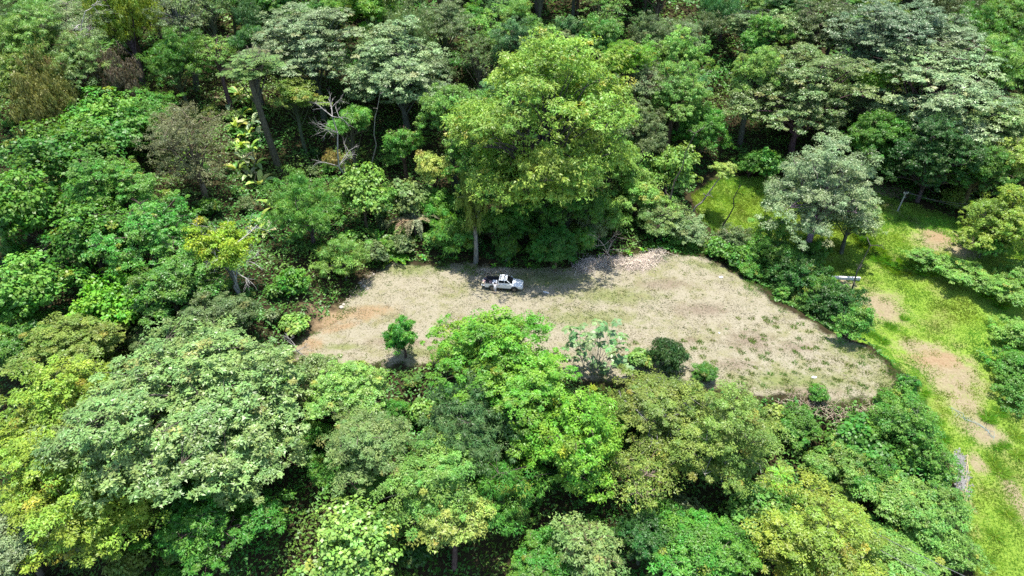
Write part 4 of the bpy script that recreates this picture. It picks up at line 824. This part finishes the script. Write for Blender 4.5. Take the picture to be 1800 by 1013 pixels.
WHITE = simple('white_car_paint', (.80, .83, .84), .22, 0, .6); GLASS = simple('dark_glass', (.012, .014, .017), .06, 0, .8); BLACK = simple('black_plastic', (.018, .018, .02), .55)
RUBBER = simple('tyre_rubber', (.02, .02, .02), .85); RIM = simple('wheel_alloy', (.22, .22, .23), .35, .8); LAMP = simple('lamp_glass', (.6, .62, .63), .12, .2); BEDL = simple('bed_liner', (.03, .03, .035), .8)
RED = simple('tail_lamp', (.35, .02, .02), .25); WOODW = simple('white_painted_board', (.68, .69, .68), .6, noise=.1)
cp = ground_hit(886, 508); pk = empty('pickup_truck', (cp[0], cp[1] + .35, th(cp[0], cp[1] + .35) + .0), R_(-7)); tag(pk, 'white double cab pickup truck parked on the far side of the clearing', 'pickup truck')
def ring(x, zl, zt, hw): return [(x, -hw * .94, zl), (x, hw * .94, zl), (x, hw, zl + .18), (x, hw, (zl + zt) / 2 + .1), (x, hw * .96, zt - .08), (x, hw * .84, zt), (x, -hw * .84, zt), (x, -hw * .96, zt - .08), (x, -hw, (zl + zt) / 2 + .1), (x, -hw, zl + .18)]
bm = bmesh.new(); loft(bm, [ring(-.78, .42, 1.14, .9), ring(0, .42, 1.14, .915), ring(1.0, .42, 1.13, .915), ring(1.25, .45, 1.12, .91), ring(1.9, .45, 1.07, .9), ring(2.35, .42, 1.0, .86), ring(2.58, .42, .9, .76), ring(2.66, .46, .78, .66)])
bm_obj('body', bm, WHITE, pk, True)
bm = bmesh.new(); loft(bm, [[(-.80, -.86, 1.1), (1.28, -.86, 1.1), (1.28, .86, 1.1), (-.80, .86, 1.1)], [(-.76, -.82, 1.3), (.98, -.82, 1.3), (.98, .82, 1.3), (-.76, .82, 1.3)], [(-.62, -.70, 1.72), (.42, -.70, 1.72), (.42, .70, 1.72), (-.62, .70, 1.72)], [(-.5, -.60, 1.79), (.25, -.60, 1.79), (.25, .60, 1.79), (-.5, .60, 1.79)]])
bm_obj('cab', bm, WHITE, pk, bevel=.03)
def pane(name, pts, parent=pk, mat=GLASS):
    bm = bmesh.new(); v = [bm.verts.new(p) for p in pts]; bm.faces.new(v); r = bmesh.ops.extrude_face_region(bm, geom=bm.faces[:]); n = (Vector(pts[1]) - Vector(pts[0])).cross(Vector(pts[2]) - Vector(pts[0])).normalized()
    bmesh.ops.translate(bm, verts=[g for g in r['geom'] if isinstance(g, bmesh.types.BMVert)], vec=n * .012); bmesh.ops.recalc_face_normals(bm, faces=bm.faces); return bm_obj(name, bm, mat, parent)
pane('windscreen', [(1.20, -.74, 1.17), (1.20, .74, 1.17), (.48, .62, 1.70), (.48, -.62, 1.70)])
pane('rear_window', [(-.775, .66, 1.3), (-.775, -.66, 1.3), (-.66, -.58, 1.66), (-.66, .58, 1.66)])
for s in (-1, 1):
    for q in ([(-.66, 1.32), (.12, 1.32), (.12, 1.66), (-.58, 1.66)], [(.18, 1.32), (.92, 1.32), (.45, 1.66), (.18, 1.66)]):
        yb = lambda z: s * (.82 - (z - 1.3) / .42 * .12 + .012); pts = [(a, yb(z), z) for a, z in q]; pane('side_window', pts if s < 0 else pts[::-1])
    for x0, x1 in ((-.70, .13), (.17, 1.12)):
        d = one_box('door', ((x0 + x1) / 2, s * .905, .82), (x1 - x0, .03, .56), WHITE, pk, .012); one_box('handle', (x0 + .14, s * .932, 1.0), (.16, .025, .04), BLACK, d, .005)
    m_ = one_box('mirror', (.98, s * 1.0, 1.24), (.12, .2, .16), WHITE, pk, .03)
    one_box('headlight', (2.42, s * .66, .86), (.3, .26, .13), LAMP, pk, .03, rz=-s * .45)
    one_box('side_step', (.2, s * .93, .38), (1.6, .14, .06), BLACK, pk, .01)
    one_box('tail_light', (-2.585, s * .84, .9), (.06, .1, .34), RED, pk, .01)
    bm = bmesh.new(); box(bm, (-1.68, s * .87, .80), (1.8, .09, .66)); bm_obj('bed_side', bm, WHITE, pk, bevel=.025)
    one_box('bed_rail', (-1.68, s * .87, 1.145), (1.78, .11, .03), BLACK, pk, .008)
    for wx in (-1.55, 1.54):
        bm = bmesh.new(); bmesh.ops.create_cone(bm, cap_ends=True, segments=24, radius1=.385, radius2=.385, depth=.26, matrix=Matrix.Translation((wx, s * .84, .385)) @ Matrix.Rotation(math.pi / 2, 4, 'X')); wv = bm_obj('wheel', bm, RUBBER, pk, bevel=.04)
        bm = bmesh.new(); bmesh.ops.create_cone(bm, cap_ends=True, segments=16, radius1=.24, radius2=.24, depth=.05, matrix=Matrix.Translation((wx, s * .965, .385)) @ Matrix.Rotation(math.pi / 2, 4, 'X')); bm_obj('rim', bm, RIM, wv)
        mb = MB(); a = np.linspace(-.25, math.pi + .25, 11); mb.tube(np.c_[wx + np.cos(a) * .47, np.full(11, s * .92), .40 + np.sin(a) * .47], .06, 5); obj('wheel_arch', mb.mesh('wheel_arch', True), pk, BLACK)
one_box('bed_floor', (-1.68, 0, .62), (1.78, 1.64, .08), BEDL, pk, .01); one_box('bed_front_wall', (-.83, 0, .86), (.07, 1.64, .52), BEDL, pk, .01)
one_box('bed_liner_side', (-1.68, .81, .9), (1.7, .02, .46), BEDL, pk, 0.); one_box('tailgate', (-2.82, 0, .67), (.5, 1.62, .08), WHITE, pk, .02)
one_box('rear_bumper', (-2.66, 0, .46), (.2, 1.6, .16), BLACK, pk, .03); one_box('front_bumper', (2.6, 0, .5), (.16, 1.45, .2), WHITE, pk, .05); one_box('grille', (2.645, 0, .74), (.05, .8, .2), BLACK, pk, .02)
for xx in (-.4, .12): one_box('roof_bar', (xx, 0, 1.86), (.07, 1.42, .05), BLACK, pk, .015); [one_box('roof_bar_foot', (xx, s * .62, 1.815), (.08, .06, .07), BLACK, pk, .01) for s in (-1, 1)]
Mw = pk.matrix_basis
def on_truck(v): return tuple(Matrix.Translation(pk.location) @ Matrix.Rotation(pk.rotation_euler.z, 4, 'Z') @ Vector(v))
def cargo(name, c, s, col, label, cat, bev=.06, rz=0., top=None):
    e = empty(name, on_truck((c[0], c[1], c[2])), pk.rotation_euler.z + rz); m = simple(name + '_surface', col, .7, noise=.1)
    one_box('body', (0, 0, s[2] * .42), (s[0], s[1], s[2] * .84), m, e, bev); one_box('lid' if top else 'flap', (0, 0, s[2] * .93), (s[0] * 1.02, s[1] * 1.02, s[2] * .14), simple(name + '_top', top or [v * .8 for v in col], .6), e, bev * .5)
    if not top: tube_obj('strap', [(-s[0] * .3, 0, s[2]), (-s[0] * .15, 0, s[2] * 1.22), (s[0] * .15, 0, s[2] * 1.22), (s[0] * .3, 0, s[2])], .02, BLACK, e)
    return tag(e, label, cat)
cargo('cooler_box', (-1.25, -.2, .66), (.62, .85, .36), (.75, .77, .8), 'white flat lidded box in the pickup bed against the cab', 'box', .03, 0, (.82, .83, .86))
cargo('duffel_bag', (-1.85, -.25, .66), (.4, .5, .3), (.5, .34, .36), 'pinkish bag beside the white box in the pickup bed', 'bag')
cargo('backpack', (-2.72, .35, .71), (.38, .44, .4), (.04, .05, .10), 'dark blue bag on the lowered tailgate of the pickup', 'bag')
cargo('duffel_bag', (-2.8, -.1, .71), (.36, .4, .3), (.55, .36, .38), 'pink bag on the lowered tailgate of the pickup', 'bag', .08, .4)
cargo('sack', (-2.85, -.55, .71), (.34, .36, .34), (.62, .55, .40), 'cream coloured sack on the near corner of the lowered tailgate', 'sack', .09, .2)

# person leaning on the bed side
def person(loc, rz, label):
    J = {'pel': (0, 0, .93), 'sp': (.06, 0, 1.12), 'ch': (.14, 0, 1.33), 'nk': (.20, 0, 1.47), 'hd': (.25, 0, 1.56), 'ht': (.28, 0, 1.70)}
    E = [('pel', 'sp'), ('sp', 'ch'), ('ch', 'nk'), ('nk', 'hd'), ('hd', 'ht')]; Rr = {'pel': .15, 'sp': .135, 'ch': .16, 'nk': .055, 'hd': .095, 'ht': .075}
    for s, t in ((1, 'l'), (-1, 'r')):
        st = .12 * s
        J.update({t + 'sh': (.15, .19 * s, 1.40), t + 'el': (.26, .27 * s, 1.14), t + 'wr': (.50, .22 * s, 1.15), t + 'pm': (.58, .21 * s, 1.15), t + 'hp': (0, .10 * s, .87), t + 'kn': (.05 + st * .5, .11 * s, .48), t + 'an': (-.06 + st * .6, .11 * s, .09), t + 'to': (.10 + st * .6, .12 * s, .035)})
        Rr.update({t + 'sh': .075, t + 'el': .048, t + 'wr': .032, t + 'pm': .036, t + 'hp': .11, t + 'kn': .068, t + 'an': .045, t + 'to': .038})
        E += [('ch', t + 'sh'), (t + 'sh', t + 'el'), (t + 'el', t + 'wr'), (t + 'wr', t + 'pm'), ('pel', t + 'hp'), (t + 'hp', t + 'kn'), (t + 'kn', t + 'an'), (t + 'an', t + 'to')]
    names = list(J); me = bpy.data.meshes.new('body'); me.from_pydata([J[n] for n in names], [(names.index(a), names.index(b)) for a, b in E], []); o = bpy.data.objects.new('body', me); COL.objects.link(o)
    o.modifiers.new('skin', 'SKIN'); o.modifiers.new('sub', 'SUBSURF').levels = 2
    for i, n in enumerate(names): me.skin_vertices[0].data[i].radius = (Rr[n], Rr[n] * (1.25 if n in ('pel', 'sp', 'ch') else 1)); me.skin_vertices[0].data[i].use_root = n == 'pel'
    dg = bpy.context.evaluated_depsgraph_get(); m2 = bpy.data.meshes.new_from_object(o.evaluated_get(dg)); bpy.data.objects.remove(o)
    bm = bmesh.new(); bm.from_mesh(m2)
    for s in (1, -1):     # fingers curled over the bed rail
        for k in range(5):
            p0 = Vector((.60, (.21 + (.030 - .018 * k) * 1.0) * s, 1.15)) if k < 4 else Vector((.56, (.21 - .035) * s, 1.15)); L = (.075, .085, .08, .06, .05)[k]; d1 = Vector((.9, 0 if k < 4 else -.6 * s, .1)).normalized(); pts = [p0, p0 + d1 * L * .5, p0 + d1 * L * .8 + Vector((0, 0, -L * .45))]
            prev = None
            for q, r in zip(pts, (.011, .010, .008)):
                rg_ = [bm.verts.new(q + Vector((0, math.cos(a) * r, math.sin(a) * r))) for a in (0, 1.57, 3.14, 4.71)]
                if prev: [bm.faces.new([prev[i], prev[(i + 1) % 4], rg_[(i + 1) % 4], rg_[i]]) for i in range(4)]
                prev = rg_
            bm.faces.new(prev)
    bm.to_mesh(m2); bm.free()
    mats = [simple('skin', (.42, .26, .18), .6), simple('white_cotton', (.72, .71, .72), .85), simple('light_trousers', (.62, .60, .62), .85), simple('shoe', (.55, .45, .36), .7)]
    for m in mats: m2.materials.append(m)
    for f in m2.polygons:
        c = f.center; f.use_smooth = True
        if c.z > 1.47 or (c.x > .30 and c.z < 1.3 and c.z > 1.0): i = 0
        elif c.z > .90: i = 1
        elif c.z > .42: i = 2
        elif c.z > .09: i = 0
        else: i = 3
        f.material_index = i
    e = empty('person', loc, rz); obj('body', m2, e)
    bm = bmesh.new(); bmesh.ops.create_icosphere(bm, subdivisions=3, radius=.122, matrix=Matrix.Translation((.245, 0, 1.655)) @ Matrix.Diagonal((1.0, .9, 1.05, 1)))
    for v in bm.verts:
        if v.co.x > .31 and v.co.z < 1.70: v.co.x = .27
        if v.co.x < .22 and v.co.z < 1.62: v.co.z -= .06
    bm_obj('hair', bm, simple('dark_hair', (.02, .016, .014), .5), e, True)
    fb = simple('eye', (.03, .02, .02), .3)
    for s in (-1, 1): one_box('eye', (.345, .035 * s, 1.61), (.012, .026, .012), fb, e, .003); one_box('ear', (.255, .098 * s, 1.60), (.04, .02, .06), mats[0], e, .008)
    one_box('nose', (.36, 0, 1.58), (.03, .026, .045), mats[0], e, .008); one_box('mouth', (.345, 0, 1.535), (.012, .05, .014), simple('lips', (.35, .14, .12), .5), e, .003)
    return tag(e, label, 'person')
pp = on_truck((-1.05, -1.58, 0)); person((pp[0], pp[1], th(pp[0], pp[1])), pk.rotation_euler.z + R_(90), 'dark haired person in white clothes leaning on the side of the pickup bed')

# white beam, boards, rocks
a_, b_ = ground_hit(1461, 490), ground_hit(1507, 493); c_ = (a_ + b_) / 2; L_ = np.linalg.norm(b_ - a_) + .6; e = empty('white_beam', tuple(c_), math.atan2(b_[1] - a_[1], b_[0] - a_[0])); e.location.z = max(a_[2], b_[2])
one_box('top_plank', (0, 0, .40), (L_, .34, .06), WOODW, e, .01); one_box('side_plank', (0, -.17, .19), (L_ * .98, .05, .38), simple('greyer_white', (.55, .57, .6), .7, noise=.15), e, .008); one_box('side_plank', (0, .17, .19), (L_ * .98, .05, .38), WOODW, e, .008)  # near side plank is a greyer white than the top and far side
for k in (-.45, 0, .45): one_box('brace', (L_ * k, 0, .19), (.06, .28, .34), WOODW, e, .005)
tag(e, 'long white painted plank trough lying on the grass behind the hedge', 'beam')
ROCK = simple('pale_rock_surface', (.42, .38, .33), .9, noise=.3, nscale=5)
def rock(px, py, r, label, group=None):
    p = ground_hit(px, py); bm = bmesh.new(); bmesh.ops.create_icosphere(bm, subdivisions=2, radius=r); q = random.Random(px)
    for v in bm.verts: v.co *= q.uniform(.75, 1.15); v.co.z *= .6
    o = bm_obj('rock', bm, ROCK); o.location = (p[0], p[1], p[2] + r * .25); tag(o, label, 'rock', group)
for px, py, r in ((600, 541, .32), (604, 536, .22), (640, 504, .3), (646, 508, .22), (634, 498, .2), (657, 483, .18)): rock(px, py, r, 'pale rock lying at the foot of the left bank', 'rocks at the foot of the left bank')
for px, py, r in ((846, 482, .2), (853, 476, .22), (838, 490, .2)): rock(px, py, r, 'pale rock in the grass just behind the pickup', 'rocks behind the pickup')
def scrap(px, py, sx, sy, rz, label, group=None):
    p = ground_hit(px, py); bm = bmesh.new(); q = random.Random(px); n = 7
    top = [bm.verts.new((math.cos(i / n * 6.28) * sx * q.uniform(.35, .55), math.sin(i / n * 6.28) * sy * q.uniform(.35, .6), .1 + q.uniform(-.03, .04))) for i in range(n)]; f = bm.faces.new(top); r = bmesh.ops.extrude_face_region(bm, geom=[f]); bmesh.ops.translate(bm, verts=[g for g in r['geom'] if isinstance(g, bmesh.types.BMVert)], vec=(0, 0, -.09)); bmesh.ops.recalc_face_normals(bm, faces=bm.faces)
    o = bm_obj('white_scrap', bm, WOODW); o.location = p; o.rotation_euler.z = rz; tag(o, label, 'scrap', group)
scrap(960, 515, 1.1, .35, -.5, 'white curved scrap lying in the tree shade ahead of the pickup')
scrap(1267, 488, .8, .45, .1, 'white scrap on the dry ground near the hedge row'); scrap(1431, 664, .7, .4, 0, 'white scrap among the weed tufts'); scrap(1264, 586, .3, .3, 0, 'tiny white scrap beside the dark scorched patch')
scrap(1590, 347, .6, .4, .3, 'white scrap on the grass behind the utility pole')
# utility pole, cables, shed
pb = ground_hit(1577, 372); d = ray(1593, 338); P = d * (pb[1] / d[1]) + np.array([0, 0, CAMZ]); T = P - pb; e = empty('utility_pole', tuple(pb)); CONC = simple('concrete', (.38, .38, .37), .8, noise=.15)
T = np.array([T[0], 0, max(T[2], 3.)]); tube_obj('pole', [(0, 0, -.5), tuple(T * .5), tuple(T)], [.13, .11, .09], CONC, e, 9); one_box('crossarm', (T[0], 0, T[2] - .25), (.7, .09, .09), CONC, e, .01)
for s in (-.3, 0, .3): tube_obj('insulator', [(T[0] + s, 0, T[2] - .2), (T[0] + s, 0, T[2] - .1), (T[0] + s, 0, T[2] + .05)], [.05, .075, .04], simple('porcelain', (.75, .75, .73), .3), e, 8)
tag(e, 'leaning grey utility pole with white insulators beside the dirt track', 'utility pole')
CABLE = simple('cable_sheath', (.16, .16, .16), .5)
def cable(p0, p1, sag, r, label, group): 
    t = np.linspace(0, 1, 17)[:, None]; P = np.array(p0) * (1 - t) + np.array(p1) * t; P[:, 2] -= sag * 4 * (t * (1 - t))[:, 0]; o = tube_obj('power_cable', P, r, CABLE, None, 5); tag(o, label, 'cable', group)
top = pb + T; hut = ground_hit(1736, 384)
for i, s in enumerate((-.3, .3)):
    q = ray(1790, 358 + 10 * i); q = q * ((pb[1] - 6) / q[1]) + np.array([0, 0, CAMZ]); cable((top[0] + s, top[1], top[2] + .05), q, 1.0, .022, 'sagging power cable running from the utility pole to the trees', 'cables at the utility pole')
for i, (A, B) in enumerate((((1400, 862), (1790, 1055)), ((1400, 882), (1790, 1090)))):
    P0 = ground_hit(*A, 3.6); dB = ray(*B); P1 = dB * ((P0[1] - 15) / dB[1]) + np.array([0, 0, CAMZ]); cable(P0, P1, .5, .028, 'power cable crossing above the bushes at the lower right', 'cables over the lower slope')
e = empty('small_shed', (hut[0], hut[1], hut[2]), .3); SHW = simple('shed_board', (.4, .4, .38), .8, noise=.15); ROOFW = simple('white_metal_roof', (.8, .83, .85), .4, noise=.06)
for s in (-1, 1): one_box('wall', (0, .8 * s, .9), (2., .08, 1.8), SHW, e, .01); one_box('wall', (.96 * s, 0, .9), (.08, 1.5, 1.8), SHW, e, .01)
for s in (-1, 1):
    o = one_box('roof_sheet', (0, 0, 0), (2.4, 1.15, .05), ROOFW, e, .01); o.location = (0, .5 * s, 2.0); o.rotation_euler.x = -.45 * s
tag(e, 'small shed with a white metal roof peeking out between dark trees', 'shed')
def tangle(name, pts, n, col, r, label, cat, spread=.3):
    pl = np.array([ground_hit(*p) for p in pts]); mb = MB(); rg = np.random.default_rng(int(pts[0][0]))
    for i in range(n):
        t = np.linspace(0, len(pl) - 1.001, 14); j = t.astype(int); P = pl[j] + (pl[j + 1] - pl[j]) * (t - j)[:, None] + rg.normal(0, spread, (14, 3)) * [1, 1, 0]; P[:, 2] = terrain(P[:, 0], P[:, 1]) + r * 1.2 + rg.uniform(0, .05, 14); mb.tube(P, r, 4)
    o = obj(name, mb.mesh(name, True), mat=simple(name + '_surface', col, .6)); return tag(o, label, cat)
tangle('blue_netting', [(1676, 722), (1695, 736), (1712, 742), (1732, 757), (1750, 770)], 4, (.30, .42, .42), .014, 'pale turquoise netting trailing across the bare earth by the lawn', 'netting')
tangle('yellow_hose', [(1702, 800), (1699, 840), (1696, 868), (1690, 895)], 2, (.38, .32, .18), .05, 'faded yellow hose lying beside the grey gravel strip', 'hose', .12)
